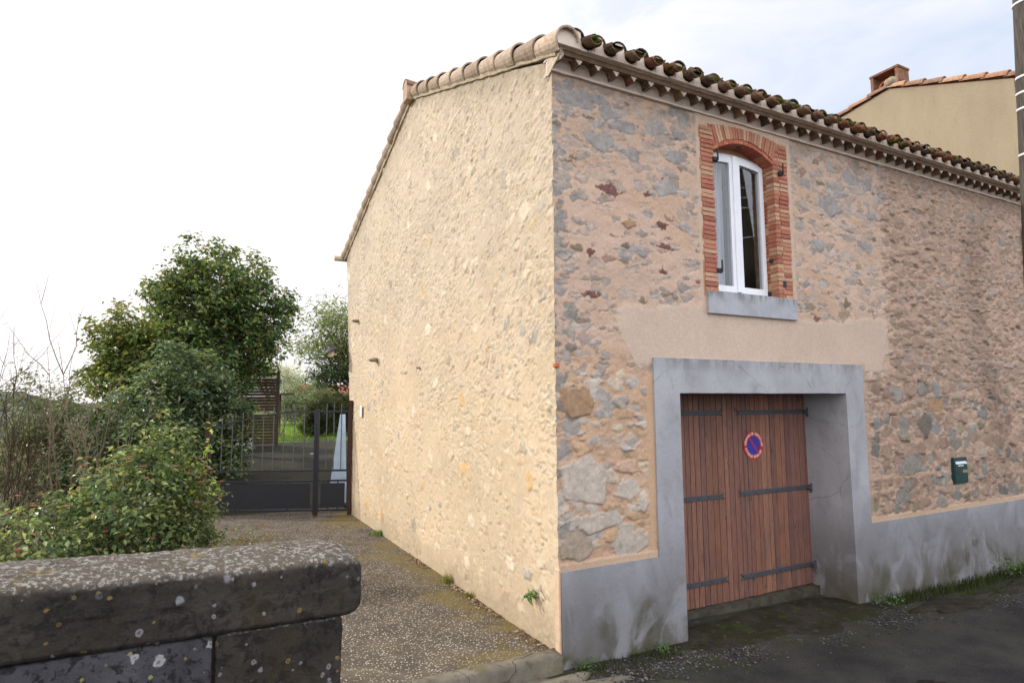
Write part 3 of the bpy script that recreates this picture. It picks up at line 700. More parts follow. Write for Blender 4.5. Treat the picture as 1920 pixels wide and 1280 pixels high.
def specG(cx, cz, r):
    t = r.rand()
    if t > .93 - .25*(cz < 1.6): 
        if r.rand() < .6: return None
    low = cz < 2.4
    rg_ = float(np.clip(.5+1.6*fbm(np.array([cx*1.1+7]), np.array([cz*1.2]), 46, 3)[0], 0, 1))
    if r.rand() > .35+.5*rg_: return None
    if low: col = [(208, 188, 158), (212, 196, 172), (204, 186, 158), (210, 180, 140), (196, 184, 164)][r.choice(5, p=[.32, .28, .24, .08, .08])]
    else: col = [(204, 188, 166), (210, 196, 178), (192, 178, 160), (198, 186, 170), (180, 174, 167), (190, 168, 150)][r.choice(6, p=[.3, .25, .15, .18, .08, .04])]
    H = r.uniform(-.002, .012) if not low else r.uniform(-.002, .007)
    return dict(h=H, col=lin(*col)*r.uniform(.92, 1.06), thr=r.uniform(.010, .022), off=r.uniform(.0, .016), edge=.0040, tx=r.normal(-.03, .08), tz=r.normal(.02, .12), rg=.003, ca=.6, crev=max(0, r.rand()*1.6-.5))
raster(yline, Zr[0], gD, gC, make_stones(0, 8.9, .05, 7.6, (.055, .13), (.08, .24), rs, rotg), specG, rs, NAg, NBg)
def specG2(cx, cz, r):
    rg_ = float(np.clip(.5+1.6*fbm(np.array([cx*1.1+7]), np.array([cz*1.2]), 46, 3)[0], 0, 1))
    if r.rand() > (.10+.5*rg_ if cz > 1.6 else .12): return None
    return dict(h=r.uniform(.000, .009), col=lin(204, 188, 162)*r.uniform(.86, 1.06), thr=.006, off=r.uniform(0, .008), edge=.0035, tx=r.normal(-.04, .10), tz=r.normal(.05, .16), rg=.003, ca=.5, crev=r.rand()*1.3)
raster(yline, Zr[0], gD, gC, make_stones(0, 8.9, .3, 7.6, (.018, .040), (.08, .24), rs, rotg), specG2, rs, NAg, NBg)
def specG3(cx, cz, r):      # a few larger, flatter faces and grey or ochre ones
    if r.rand() > .05: return None
    col = [(182, 173, 160), (212, 188, 150), (220, 204, 180), (180, 168, 150), (210, 176, 130)][r.choice(5, p=[.15, .15, .4, .2, .1])]
    if cz > 2.4 and col[0] > 208 and col[2] < 140: return None
    return dict(h=r.uniform(.004, .014), col=lin(*col)*r.uniform(.92, 1.05), thr=.016, off=r.uniform(0, .01), edge=.005, tx=r.normal(0, .06), tz=r.normal(0, .06), rg=.005)
raster(yline, Zr[0], gD, gC, make_stones(0, 8.9, .3, 7.6, (.10, .20), (.12, .26), rs, rotg), specG3, rs, NAg, NBg)
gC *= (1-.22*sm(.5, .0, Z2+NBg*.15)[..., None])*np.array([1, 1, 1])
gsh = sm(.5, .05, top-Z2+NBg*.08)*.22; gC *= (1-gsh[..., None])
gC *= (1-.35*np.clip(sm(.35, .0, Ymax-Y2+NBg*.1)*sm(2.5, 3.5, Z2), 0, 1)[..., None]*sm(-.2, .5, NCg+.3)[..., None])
# keep the part under the verge line and above the ground at the drive
SH = -.03
gD *= .72
gx = -gD
Pg = np.stack([gx, Yr, Zc], -1)
keepg = (Zr[:-1, :-1] < top[:-1, :-1])
# meet at the corner: share both displacements
iz = np.searchsorted(fz, Zc[0].clip(fz[0], fz[-1])).clip(0, len(fz)-1)
edge_f = fD[0][iz]
wgt = np.exp(-Yr/.03)
Pg[..., 1] -= edge_f[None, :]*wgt
Pf = np.stack([X, -fD, Z], -1)
jz = np.searchsorted(Zr[0], fz).clip(0, len(gz)-1)
Pf[..., 0] -= gD[0][jz][None, :]*np.exp(-X/.03)

house = empty('stone_house', (0, 0, 0), 'two storey rubble stone house with mossy tiled eaves, brown garage door and brick framed window', 'house')
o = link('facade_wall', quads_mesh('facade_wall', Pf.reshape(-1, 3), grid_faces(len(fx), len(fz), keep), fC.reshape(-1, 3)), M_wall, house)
o['label'] = 'shaded street facade with grey stones set in pink mortar'
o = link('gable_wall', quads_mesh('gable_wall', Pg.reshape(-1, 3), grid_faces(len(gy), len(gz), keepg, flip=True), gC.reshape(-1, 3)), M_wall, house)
o['label'] = 'sunlit beige gable wall of small rough stones'
# back and inner walls (close the volume, keep light out)
b = MB()
b.box(.25, HX, 9.0, 9.25, -.5, 5.9); b.box(9.45, 9.71, .3, 9.0, -.5, 5.9)
b.prism([(.35, -.4), (8.4, -.4), (9.2, 5.75), (4.5, 7.35), (.35, 5.7)], 'x', .12, .3)
b.box(.3, 1.38, .25, .45, -.4, 5.7); b.box(4.62, HX-.3, .25, .45, -.4, 5.7); b.box(1.38, 4.62, .25, .45, 2.7, 3.3)
b.box(1.38, 2.1, .25, .45, 3.3, 5.7); b.box(3.4, 4.62, .25, .45, 3.3, 5.7); b.box(2.1, 3.4, .25, .45, 5.62, 5.7)
b.build('rear_wall', simple('rear_rubble', (196, 172, 142), .93, .1, .15, 6, .02, bs=14), house)
b = MB(); b.box(1.2, 4.4, 2.2, 2.3, 3.0, 5.8); b.box(1.2, 1.3, .45, 2.2, 3.0, 5.8); b.box(4.3, 4.4, .45, 2.2, 3.0, 5.8); b.box(1.2, 4.4, .45, 2.3, 2.9, 3.0); b.box(1.2, 4.4, .45, 2.3, 5.72, 5.8)
b.build('room_interior', M_room, house)

# ---------- base render + door surround (one cement coat, 30 mm proud)
def coat(name, rects, y0, y1, mat, parent, bev=0):
    """union of axis rectangles in x,z as a grid-cell solid (shared faces dropped)"""
    xs = sorted({r[0] for r in rects} | {r[1] for r in rects}); zs = sorted({r[2] for r in rects} | {r[3] for r in rects})
    # subdivide for noise
    def sub(a, st=.08):
        out = []
        for p, q in zip(a[:-1], a[1:]):
            n_ = max(1, int(round((q-p)/st))); out += list(np.linspace(p, q, n_, endpoint=False))
        return out+[a[-1]]
    xs = sub(xs); zs = sub(zs)
    ins = lambda i, j: 0 <= i < len(xs)-1 and 0 <= j < len(zs)-1 and any(r[0]-1e-6 < (xs[i]+xs[i+1])/2 < r[1]+1e-6 and r[2]-1e-6 < (zs[j]+zs[j+1])/2 < r[3]+1e-6 for r in rects)
    V = {}; vl = []; F = []
    def v(i, j, s):
        key = (i, j, s)
        if key not in V:
            V[key] = len(vl); x, z = xs[i], zs[j]
            nx = float(fbm(np.array([x*2.0]), np.array([z*2.0]), 77)[0])
            vl.append((x+nx*.006, (y0+nx*.006) if s == 0 else y1, z+float(fbm(np.array([x*3.0]), np.array([z*3.0]), 78)[0])*.006))
        return V[key]
    for i in range(len(xs)-1):
        for j in range(len(zs)-1):
            if not ins(i, j): continue
            F.append((v(i, j, 0), v(i+1, j, 0), v(i+1, j+1, 0), v(i, j+1, 0)))
            for di, dj, e in ((-1, 0, ((i, j+1), (i, j))), (1, 0, ((i+1, j), (i+1, j+1))), (0, -1, ((i, j), (i+1, j))), (0, 1, ((i+1, j+1), (i, j+1)))):
                if not ins(i+di, j+dj): F.append((v(*e[0], 0), v(*e[1], 0), v(*e[1], 1), v(*e[0], 1))[::-1])
    o = link(name, quads_mesh(name, vl, F, None, False), mat, parent); return o
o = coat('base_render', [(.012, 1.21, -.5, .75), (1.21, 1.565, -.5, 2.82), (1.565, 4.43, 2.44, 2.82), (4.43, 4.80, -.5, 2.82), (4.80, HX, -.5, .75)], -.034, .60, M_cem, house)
o['label'] = 'grey cement base and garage door surround with green damp stains'
b = MB(); b.box(1.3, 4.7, .50, .66, -.5, -.118); b.build('door_threshold', simple('threshold_concrete', (80, 76, 66), .92, .1, .3, 9, .01), house)
b = MB(); b.box(-.012, .010, -.030, .05, -.2, .775, bev=.005); 
b.build('corner_fillet', simple('peach_mortar', (206, 178, 152), .9, .1, .1, 12, .005), house)

# ---------- garage door
dr = MB(); rs = np.random.RandomState(9); DY = .60
dx0, dx1, dz0, dz1 = 1.50, 4.47, -.11, 2.47
x = dx0; mid = 2.93
while x < dx1-.01:
    w = rs.choice([.078, .086, .094, .11]); w = min(w, dx1-x)
    cc = L3(*[(146, 106, 90), (138, 100, 88), (150, 110, 92), (132, 98, 90), (142, 104, 92), (144, 102, 84)][rs.randint(6)])
    cc = tuple(np.array(cc)*rs.uniform(.85, 1.12)); cc = cc
    d = rs.uniform(0, .004)
    dr.box(x+.0035, x+w-.0035, DY-d, DY+.03, dz0+rs.uniform(-.004, .004), dz1, cc, bev=.003); x += w
dr.box(dx0, dx1, DY+.022, DY+.06, dz0+.01, dz1, (.02, .012, .01))
door = dr.build('garage_door', M_wood, house, cols=True)
door['label'] = 'reddish brown double door of narrow vertical planks'
sp_ = [(1.60, 2.80, 2.205, 0), (1.60, 2.79, 1.17, .0), (1.60, 2.80, .165, 0), (3.13, 4.45, 2.20, 1), (3.12, 4.45, 1.175, 1), (3.10, 4.45, .15, 1)]
for (a, c2, zz, rr) in sp_:
    b = MB(); b.box(a, c2, DY-.016, DY-.006, zz-.029, zz+.029, bev=.003)
    fk = (c2, 1) if rr == 0 else (a, -1)       # forked tip
    for s_ in (-1, 1):
        b.tube([(fk[0], DY-.011, zz+s_*.012), (fk[0]+fk[1]*.03, DY-.011, zz+s_*.03), (fk[0]+fk[1]*.035, DY-.011, zz+s_*.045)], [.008, .006, .003], 6)
    for t in np.linspace(a+.06, c2-.06, 7): b.tube([(t, DY-.024, zz+rs.uniform(-.008, .008)), (t, DY-.012, zz)], .007, 6)
    if rr: 
        b.box(c2-.46, c2-.40, DY-.022, DY-.006, zz-.03, zz+.03, bev=.004)
        b.tube([(c2-.012, DY-.05, zz-.06), (c2-.012, DY-.05, zz+.05)], .017, 10); b.box(c2-.07, c2-.005, DY-.055, DY-.008, zz-.026, zz+.026, bev=.004); b.tube([(c2-.03, DY-.045, zz-.075), (c2-.03, DY-.045, zz-.03)], .010, 8)
    b.build('strap_hinge', M_strap, door)
b = MB(); b.tube([(2.93, DY-.014, 1.57), (2.93, DY+.0, 1.57)], .022, 12); b.build('lock', simple('brass_lock', (120, 92, 50), .5, .5, .3, 60), door)
k = NM('rust_streak', .9, .1); k.color(L3(150, 84, 40))

# ---------- brick surround of the window
bk = MB(); rs = np.random.RandomState(4)
bcols = [(182, 126, 104), (174, 114, 96), (188, 138, 112), (168, 106, 90), (192, 152, 126), (178, 118, 98), (196, 160, 134)]
def bc(r=None): 
    c_ = np.array(L3(*bcols[rs.randint(7)]))*rs.uniform(.85, 1.1); return tuple(c_)
def archz(x): return 5.485-.165*((x-2.745)/.515)**2
z = 3.612; nb_ = 36; hh = (5.60-3.612)/nb_
for i in range(nb_):
    z0 = 3.612+i*hh; z1 = z0+hh-.009
    j = rs.uniform(-.004, .004)
    bk.box(2.025+rs.uniform(-.008, .006), 2.225+rs.uniform(-.003, .003), -.026+j, .21, z0, z1, bc(), bev=.004, jit=.0015)
    z1r = z1
    jr = rs.uniform(-.004, .004)
    sp = 3.36+rs.uniform(-.02, .02)
    xr = 3.262+rs.uniform(-.003, .003)
    bk.box(xr, sp-.004, -.020+jr, .10, z0, z1r, bc(), bev=.004, jit=.0015)
    bk.box(sp+.004, 3.52+rs.uniform(-.006, .008), -.026+jr, .1, z0, z1r, bc(), bev=.004, jit=.0015)
# reveal bricks deeper inside, in slightly paler orange
zz = 3.612
while zz < 5.33:
    h2 = rs.choice([.055, .055, .11]); z1 = min(zz+h2-.008, 5.34)
    c_ = np.array(L3(*[(186, 142, 110), (180, 120, 94), (192, 156, 124), (172, 106, 84)][rs.randint(4)]))
    bk.box(3.27, 3.40, .102, .26, zz, z1, tuple(c_), bev=.003, jit=.002)
    bk.box(2.10, 2.218, .212, .30, zz, z1, tuple(c_), bev=.003)
    zz += h2
# voussoirs
N = 24
for i in range(N):
    t0 = 2.232+(3.262-2.232)*i/N+.004; t1 = 2.232+(3.262-2.232)*(i+1)/N-.004
    lean = lambda x: (x-2.745)*.16
    za, zb_ = archz(t0), archz(t1)
    zt = 5.675-.055*(((t0+t1)/2-2.745)/.515)**2
    c_ = bc(); j = rs.uniform(-.004, .004)
    vs = []
    for yy in (-.026+j, .1):
        vs += [(t0, yy, za+.055), (t1, yy, zb_+.055), (t1+lean(t1)*1, yy, zt+rs.uniform(-.006, .006)), (t0+lean(t0)*1, yy, zt+rs.uniform(-.006, .006))]
    bk.add(vs, [(0, 1, 2, 3), (7, 6, 5, 4), (0, 4, 5, 1), (1, 5, 6, 2), (2, 6, 7, 3), (3, 7, 4, 0)], c_)
N = 12
for i in range(N):     # inner ring of bricks seen as the soffit
    t0 = 2.232+(3.262-2.232)*i/N+.003; t1 = 2.232+(3.262-2.232)*(i+1)/N-.003
    c_ = tuple(np.array(L3(*[(188, 114, 90), (194, 128, 100), (178, 102, 82)][rs.randint(3)]))*rs.uniform(.85, 1.05)); vs = []
    for yy in (-.018, .30):
        vs += [(t0, yy, archz(t0)), (t1, yy, archz(t1)), (t1, yy, archz(t1)+.048), (t0, yy, archz(t0)+.048)]
    bk.add(vs, [(0, 1, 2, 3), (7, 6, 5, 4), (0, 4, 5, 1), (1, 5, 6, 2), (2, 6, 7, 3), (3, 7, 4, 0)], c_)
br = bk.build('brick_surround', M_brick, house, cols=True)
br['label'] = 'orange brick surround with a flat segmental arch round the window'
# mortar body behind the bricks
b = MB()
b.box(2.0, 2.214, -.012, .28, 3.55, 5.62); b.box(3.272, 3.53, -.012, .115, 3.55, 5.62); b.box(3.30, 3.53, .115, .28, 3.55, 5.62)
pts = [(x_, float(archz(x_))+.008) for x_ in np.linspace(2.214, 3.272, 14)]
b.prism(pts+[(3.4, 5.70), (2.1, 5.70)], 'y', -.010, .285)
b.build('brick_mortar', M_bmortar, house)
# sill
b = MB()
nx_ = 14
b.box(2.035, 3.545, -.05, .0, 3.35, 3.612, bev=.004); b.box(2.215, 3.275, .0, .30, 3.40, 3.625)
b.build('window_sill', M_sill, house)

# ---------- window
WY = .17
def headz(x): return 5.410-.055*((x-2.745)/.515)**2
def arch_poly(x0, x1, z0, off): return [(x0, z0), (x1, z0)]+[(x_, float(headz(x_))-off) for x_ in np.linspace(x1, x0, 12)]
def frame_ring(outer, inner, y0, y1):
    """outer and inner: same-length closed 2D loops"""
    b = MB(); n = len(outer); vs = []
    for yy in (y0, y1):
        vs += [(p[0], yy, p[1]) for p in outer]+[(p[0], yy, p[1]) for p in inner]
    fs = []
    for i in range(n):
        j = (i+1) % n
        fs += [(i, j, n+j, n+i), (2*n+i, 3*n+i, 3*n+j, 2*n+j), (i, 2*n+i, 2*n+j, j), (n+i, n+j, 3*n+j, 3*n+i)]
    b.add(vs, fs); return b
fl = .055
win_ = frame_ring(arch_poly(2.222, 3.268, 3.626, .002), arch_poly(2.222+fl, 3.268-fl, 3.626+fl, .002+fl), WY-.02, WY+.06).build('window', M_pvc, house)
win_['label'] = 'white double casement window with rounded head'
def sash(x0, x1, name):
    a = frame_ring(arch_poly(x0, x1, 3.66, .045), arch_poly(x0+.062, x1-.062, 3.66+.075, .045+.075), WY-.045, WY+.02).build(name, M_pvc, win_)
    return a
sash(2.262, 2.70, 'sash'); sash(2.76, 3.23, 'sash')
b = MB(); b.box(2.69, 2.77, WY-.06, WY+.015, 3.665, 5.385, bev=.006); b.build('meeting_stile', M_pvc, win_)
for (x0, x1) in ((2.262, 2.70), (2.76, 3.23)):
    b = MB(); b.prism(arch_poly(x0+.058, x1-.058, 3.73, .115), 'y', WY-.018, WY-.012); b.build('glass_pane', M_glass, win_)
hb = MB(); xs_h = np.linspace(2.20, 3.29, 16)
hb.prism([(x_, float(headz(x_))+.001) for x_ in xs_h]+[(3.29, 5.56), (2.20, 5.56)], 'y', WY-.005, .29); hb.build('window_head', M_bmortar, house)
# curtains
for (x0, x1) in ((2.28, 2.66), (2.78, 2.97)):
    xs = np.linspace(x0, x1, 40); zs = np.linspace(3.7, 5.42, 20); XX, ZZ = np.meshgrid(xs, zs*.983+.06, indexing='ij')
    YY = WY+.13+.018*np.sin(XX*95+ZZ*.6)+.01*np.sin(XX*37)
    o = link('curtain', quads_mesh('curtain', np.stack([XX, YY, ZZ], -1).reshape(-1, 3), grid_faces(40, 20)), M_curt, win_)
# shutter pintles
for (x_, z_, up2) in ((2.235, 5.20, 1), (2.235, 3.86, 1), (3.37, 5.22, 1), (2.73, 5.47, 0)):
    b = MB()
    if up2:
        b.box(x_-.035, x_+.03, -.06, -.02, z_-.03, z_+.025, bev=.006); b.tube([(x_+.012, -.07, z_-.02), (x_+.012, -.07, z_+.12)], .010, 8)
    else:
        b.tube([(x_-.03, .05, z_), (x_+.03, .03, z_-.01)], .008, 6)
    b.build('shutter_pintle', M_iron, house)
for (x_, y_, z_) in ((3.255, .07, 4.10), (3.255, .12, 3.69), (3.36, -.03, 3.80)):
    b = MB(); b.tube([(x_-.018, y_, z_), (x_+.01, y_, z_)], .026, 10) if y_ > 0 else b.box(x_-.02, x_+.03, -.034, -.02, z_-.035, z_+.035); b.build('wall_plug', M_iron, house)

# ---------- eaves: ledge, corbelled tile row, band, mortar infill, roof
def arch_body(b, x0, pitch, n, r, z0, ztop, y0, y1, ns=10, jit=.0):
    """front plate with half-round notches, extruded from y0 (front) to y1"""
    for i in range(n):
        xa = x0+i*pitch; xb = xa+pitch; cx = (xa+xb)/2+random.uniform(-jit, jit); rr = r*random.uniform(.97, 1.0)
        P_ = [(xa, z0)]+[(cx-rr*math.cos(a), z0+.088*math.sin(a)**1.9) for a in np.linspace(0, math.pi, ns)]+[(xb, z0), (xb, ztop), (xa, ztop)]
        zt = ztop
        vs = []
        for yy in (y0+random.uniform(-.003, .003), y1): vs += [(p[0], yy, p[1]) for p in P_]
        m_ = len(P_); fs = []
        # front as quads from notch up to top edge
        fs.append((0, 1, m_-1)); 
        tops = [(cx-rr*math.cos(a), zt) for a in np.linspace(0, math.pi, ns)]
        base = len(vs)
        for yy in (y0, y1): vs += [(xa, yy, zt)]+[(p[0], yy, zt) for p in tops]+[(xb, yy, zt)]
        fs = []
        low = list(range(0, ns+2)); T = [base+q for q in range(ns+2)]; T2 = [base+ns+2+q for q in range(ns+2)]; low2 = [q+m_ for q in low]
        for q in range(ns+1):
            fs.append((low[q], low[q+1], T[q+1], T[q])); fs.append((low2[q+1], low2[q], T2[q], T2[q+1]))
            fs.append((low[q+1], low[q], low2[q], low2[q+1])); fs.append((T[q], T[q+1], T2[q+1], T2[q]))
        b.add(vs, fs)
def half_tile(b, c0, c1, r0, r1, up=1, th=.013, ns=9, col=None, span=math.pi, sq=1.0, twist=0, rng=None):
    """canal tile from c0 (low end) to c1 (high end), half round shell; up=1 convex up, -1 channel"""
    c0 = Vector(c0); c1 = Vector(c1); t = (c1-c0).normalized(); sx = t.cross(Vector((0, 0, 1))).normalized(); n_ = sx.cross(t)
    vs = []
    for c_, r in ((c0, r0), (c1, r1)):
        for rr in (r, r-th):
            for a in (np.linspace((math.pi-span)/2, (math.pi+span)/2, ns) if rng is None else np.linspace(rng[0], rng[1], ns)):
                vs.append(c_+sx*(-math.cos(a+twist)*rr)+n_*(math.sin(a+twist)*rr*up*sq))
    fs = []
    o0, i0, o1, i1 = 0, ns, 2*ns, 3*ns
    for q in range(ns-1):
        fs += [(o0+q, o0+q+1, o1+q+1, o1+q), (i0+q+1, i0+q, i1+q, i1+q+1), (o0+q+1, o0+q, i0+q, i0+q+1), (o1+q, o1+q+1, i1+q+1, i1+q)]
    fs += [(o0, o1, i1, i0), (o0+ns-1, i0+ns-1, i1+ns-1, o1+ns-1)]
    b.add(vs, fs, col)
tcols = [(132, 104, 86), (118, 96, 82), (138, 112, 94), (108, 90, 78), (146, 118, 98), (100, 84, 74), (138, 92, 72)]
rs = np.random.RandomState(31)
def tc_(dark=1.0): return tuple(np.array(L3(*tcols[rs.randint(7)]))*rs.uniform(.8, 1.1)*dark)
# ledge + band (mortar)
b = MB()
XE = HX
def wavy_bar(b, x0, x1, y0, y1, z0, z1, j=.004, st=.12):
    xs = np.arange(x0, x1+st, st); xs[-1] = x1; vs = []
    for x_ in xs:
        for (yy, zz_) in ((y0, z0), (y0, z1), (y1, z1), (y1, z0)): vs.append((x_, yy+(rs.uniform(-j, j) if yy == y0 else 0), zz_+rs.uniform(-j, j)))
    fs = [(i*4+q, i*4+(q+1) % 4, (i+1)*4+(q+1) % 4, (i+1)*4+q) for i in range(len(xs)-1) for q in range(4)]
    fs += [(3, 2, 1, 0), tuple((len(xs)-1)*4+q for q in range(4))]
    b.add(vs, fs)
wavy_bar(b, -.008, XE, -.036, .14, 5.728, 5.750, .003)
wavy_bar(b, -.012, XE, -.190, .14, 5.884, 5.903, .003)
npit = int((XE+.03)/.2365)
arch_body(b, -.005, .2365, npit+1, .1165, 5.778, 5.879, -.168, .02, ns=14, jit=.002)
# sloping fill inside the arches
V = []; 
b.add([(-.005, -.020, 5.750), (XE, -.020, 5.750), (XE, -.092, 5.879), (-.005, -.092, 5.879), (-.005, .1, 5.750), (XE, .1, 5.750), (XE, .1, 5.879), (-.005, .1, 5.879)], [(0, 1, 2, 3), (4, 7, 6, 5), (0, 4, 5, 1), (3, 2, 6, 7), (0, 3, 7, 4), (1, 5, 6, 2)])
b.build('eave_cornice', M_mortar, house)
b = MB()
for i in range(npit+1):
    cx = -.005+.2365*(i+.5)+rs.uniform(-.006, .006)
    yf2 = -.163+rs.uniform(-.004, .002); col_ = tc_(.72); A_ = np.linspace(.10, math.pi-.10, 13)
    o_ = [(cx-.1135*math.cos(a_), 5.776+.0870*math.sin(a_)**1.9) for a_ in A_]; i_ = [(cx-.1045*math.cos(a_), 5.776+.0770*math.sin(a_)**1.9) for a_ in A_]
    vs = [(p[0], yy, p[1]) for yy in (yf2, -.02) for L_ in (o_, i_) for p in L_]; nq = 13; fs = []
    for q in range(nq-1): fs += [(q, q+1, nq+q+1, nq+q), (nq+q, nq+q+1, 3*nq+q+1, 3*nq+q), (q+1, q, 2*nq+q, 2*nq+q+1)]
    b.add(vs, fs, col_)
b.build('cornice_tiles', M_tile, house, cols=True, smooth=False)
# roof geometry
SL = (7.66-5.945)/(4.5+.30); PIT = .272
nrow = int(HX/PIT)+1
def rz(y): return 5.945+SL*(y+.30) if y < 4.5 else 7.66-SL*(y-4.5)
SQ = .86
rt_ = MB(); inf = MB(); ms_ = MB()
LT, EXP = .46, .37
nt_ = int(math.hypot(4.8, 4.8*SL)/EXP)+1
tl = Vector((0, 1, SL)).normalized()
for side in (0, 1):
    for i in range(nrow+1):
        cxc = .16+i*PIT            # cover centre
        cxh = cxc+PIT/2            # channel centre
        for j in range(nt_):
            s0 = j*EXP; s1 = min(s0+LT, nt_*EXP+.02)
            def pt3(x, s, h):
                y = -.30+tl.y*s; z_ = 5.945+tl.z*s
                if side: y = 9.0-y+.1
                return Vector((x, y, z_+h))
            jx = rs.uniform(-.02, .02); jh = rs.uniform(-.008, .022)
            if cxc < HX-.05: half_tile(rt_, pt3(cxc+jx, s0+.080+(rs.uniform(-.02, .02)), .048+jh), pt3(cxc+jx*.3, s1+.080, .028), .110, .084, 1, .011, 9 if side == 0 else 5, tc_(.72), sq=SQ)
            if j < 4 or side:
                if cxh < HX-.05: half_tile(rt_, pt3(cxh+rs.uniform(-.006, .006), s0-.105+rs.uniform(-.025, .02), .062), pt3(cxh, s1-.105, .046), .083, .098, -1, .012, 9 if side == 0 else 5, tc_(.85), sq=.84)
                if j == 0 and side == 0 and cxh < HX-.05:
                    yl = -.30-.085+rs.uniform(0, .012); zc3 = 5.945+.066-SL*.09; fill = rs.uniform(-.050, .006)
                    ms_.prism([(cxh+.066*math.cos(a_), zc3+.054*math.sin(a_)) for a_ in np.linspace(math.pi*1.02, 2*math.pi*.99, 9)]+[(cxh+.064, zc3+fill), (cxh+.02, zc3+fill+rs.uniform(-.01, .02)), (cxh-.03, zc3+fill+rs.uniform(-.01, .02)), (cxh-.064, zc3+fill)], 'y', yl+.008, yl+.045)
# deck under the tiles keeps daylight out
dk = MB(); dk.prism([(-.18, 5.905), (4.5, 7.57), (9.35, 5.93), (9.35, 5.86), (4.5, 7.50), (-.18, 5.83)], 'x', .05, HX-.02)
dk.build('roof_deck', simple('roof_boards', (120, 98, 80), .9, .1, .2, 10), house)
rt_.build('roof_tiles', M_tile, house, cols=True)['label'] = 'weathered round clay tiles with moss and lichen'
# mortar infill plugs under the covers at the eave
for i in range(nrow+1):
    cxc = .16+i*PIT
    if cxc > HX-.05: break
    w = PIT/2
    zc_, zh_ = 5.945+.050+SL*.06, 5.945+.045
    xs_ = np.array([-w, -.115, -.095, -.082, -.07, -.062, -.056, -.055, -.045, -.03, -.015, 0, .015, .03, .045, .055, .056, .062, .07, .082, .095, .115, w])
    lo, up3 = [], []
    for xx_ in xs_:
        ax_ = abs(xx_); top_ = zc_+.86*math.sqrt(max(.100**2-ax_**2, 0)) if ax_ < .0555 else zh_-.84*math.sqrt(max(.083**2-(w-ax_)**2, 0))
        up3.append((cxc+xx_, max(top_, 5.905))); lo.append((cxc+xx_, 5.893))
    yf = -.236+rs.uniform(-.012, .006); nq = len(xs_)
    vs = [(p[0], yf, p[1]) for p in lo]+[(p[0], yf+.012, p[1]) for p in up3]+[(p[0], -.1, p[1]) for p in lo]+[(p[0], -.1, p[1]) for p in up3]
    fs = []
    for q in range(nq-1): fs += [(q, q+1, nq+q+1, nq+q), (2*nq+q, q, q+1, 2*nq+q+1)[::-1], (nq+q, nq+q+1, 3*nq+q+1, 3*nq+q)]
    inf.add(vs, fs)
inf.build('eave_infill', M_mortar, house)
# moss cushions along the eave
rs2 = np.random.RandomState(77)
import bmesh
def blob(mb, c_, rx, ry, rz_, seed, col=None, sub=2):
    bm = bmesh.new(); bmesh.ops.create_icosphere(bm, subdivisions=sub, radius=1)
    P0 = np.array([v.co[:] for v in bm.verts]); nn = 1+.28*fbm(P0[:, 0]*2.1+seed, P0[:, 1]*2.1+P0[:, 2]*1.7, seed)
    P1 = P0*nn[:, None]*np.array([rx, ry, rz_])+np.array(c_)
    F_ = [tuple(v.index for v in f.verts) for f in bm.faces]; bm.free(); mb.add([tuple(p) for p in P1], F_, col)
for i in range(nrow):
    for side_ in range(rs2.choice([0, 1, 2, 4, 6, 8])):
        cxh = .16+PIT*(i+.5)+rs2.uniform(-.05, .05); s = rs2.uniform(-.05, .35)
        if cxh > HX-.1: continue
        blob(ms_, (cxh, -.30+s, 5.945+SL*s-.002+rs2.uniform(0, .05)), rs2.uniform(.025, .055), rs2.uniform(.03, .08), rs2.uniform(.014, .032), i*7+side_)
    for q_ in range(rs2.randint(0, 4)):
        da = rs2.uniform(-.9, .9); cxc = .16+PIT*i+.108*math.sin(da); s = rs2.uniform(.10, .4)
        blob(ms_, (cxc, -.28+s, 5.945+SL*s+.045+.100*math.cos(da)), rs2.uniform(.02, .045), rs2.uniform(.03, .07), rs2.uniform(.010, .024), i*11+q_)
tag(ms_.build('moss', M_moss, house, smooth=True), kind='stuff')
# verge tiles along the gable, wide end low
vg = MB()
def verge(ya, yb, n_, rear):
    for i in range(n_):
        t0, t1 = i/n_, (i+1)/n_+.16/n_*1.6
        y0 = ya+(yb-ya)*t0; y1 = ya+(yb-ya)*min(t1, 1.01)
        z0 = (5.945+SL*(y0+.30)) if not rear else (5.92+SL*(9.35-y0)); z1 = (5.945+SL*(y1+.30)) if not rear else (5.92+SL*(9.35-y1))
        j = rs.uniform(-.006, .006)
        c_ = np.array(L3(*[(186, 166, 148), (172, 152, 134), (194, 176, 158), (164, 146, 130)][rs.randint(4)]))*rs.uniform(.9, 1.05)
        sx = -1 if rear else 1
        half_tile(vg, (.035+j, y0, z0-.020), (.045+j, y1, z1-.045), .140, .115, 1, .018, 13, tuple(c_), rng=((-.95, 3.0) if not rear else (.14, 4.09)))
verge(-.26, 4.50, 10, False); verge(9.45, 4.50, 13, True)
vg.build('verge_tiles', M_tile, house, cols=True)['label'] = 'row of overlapping clay tiles bedded along the gable edge'
# mortar bed under the verge and the wedge that closes the corner
b = MB()
for rear in (0, 1):
    ys = np.linspace(-.13, 4.5, 40) if not rear else np.linspace(4.5, 9.4, 40)
    vs = []
    for y_ in ys:
        zt = (5.945+SL*(y_+.30)) if not rear else (5.92+SL*(9.35-y_))
        zl = zt-.172+rs.uniform(-.010, .010)
        for (xx, zz_) in ((-.030+rs.uniform(-.006, .006), zl), (-.050, zt-.10), (-.02, zt+.03), (.2, zt+.02), (.2, zl)): vs.append((xx, y_, zz_))
    fs = [(i*5+q, i*5+(q+1) % 5, (i+1)*5+(q+1) % 5, (i+1)*5+q) for i in range(39) for q in range(5)]+[(4, 3, 2, 1, 0), tuple(39*5+q for q in range(5))]
    b.add(vs, fs)
b.build('verge_mortar', simple('verge_bedding', (184, 170, 146), .93, .1, .2, 14, .012, bs=30), house)
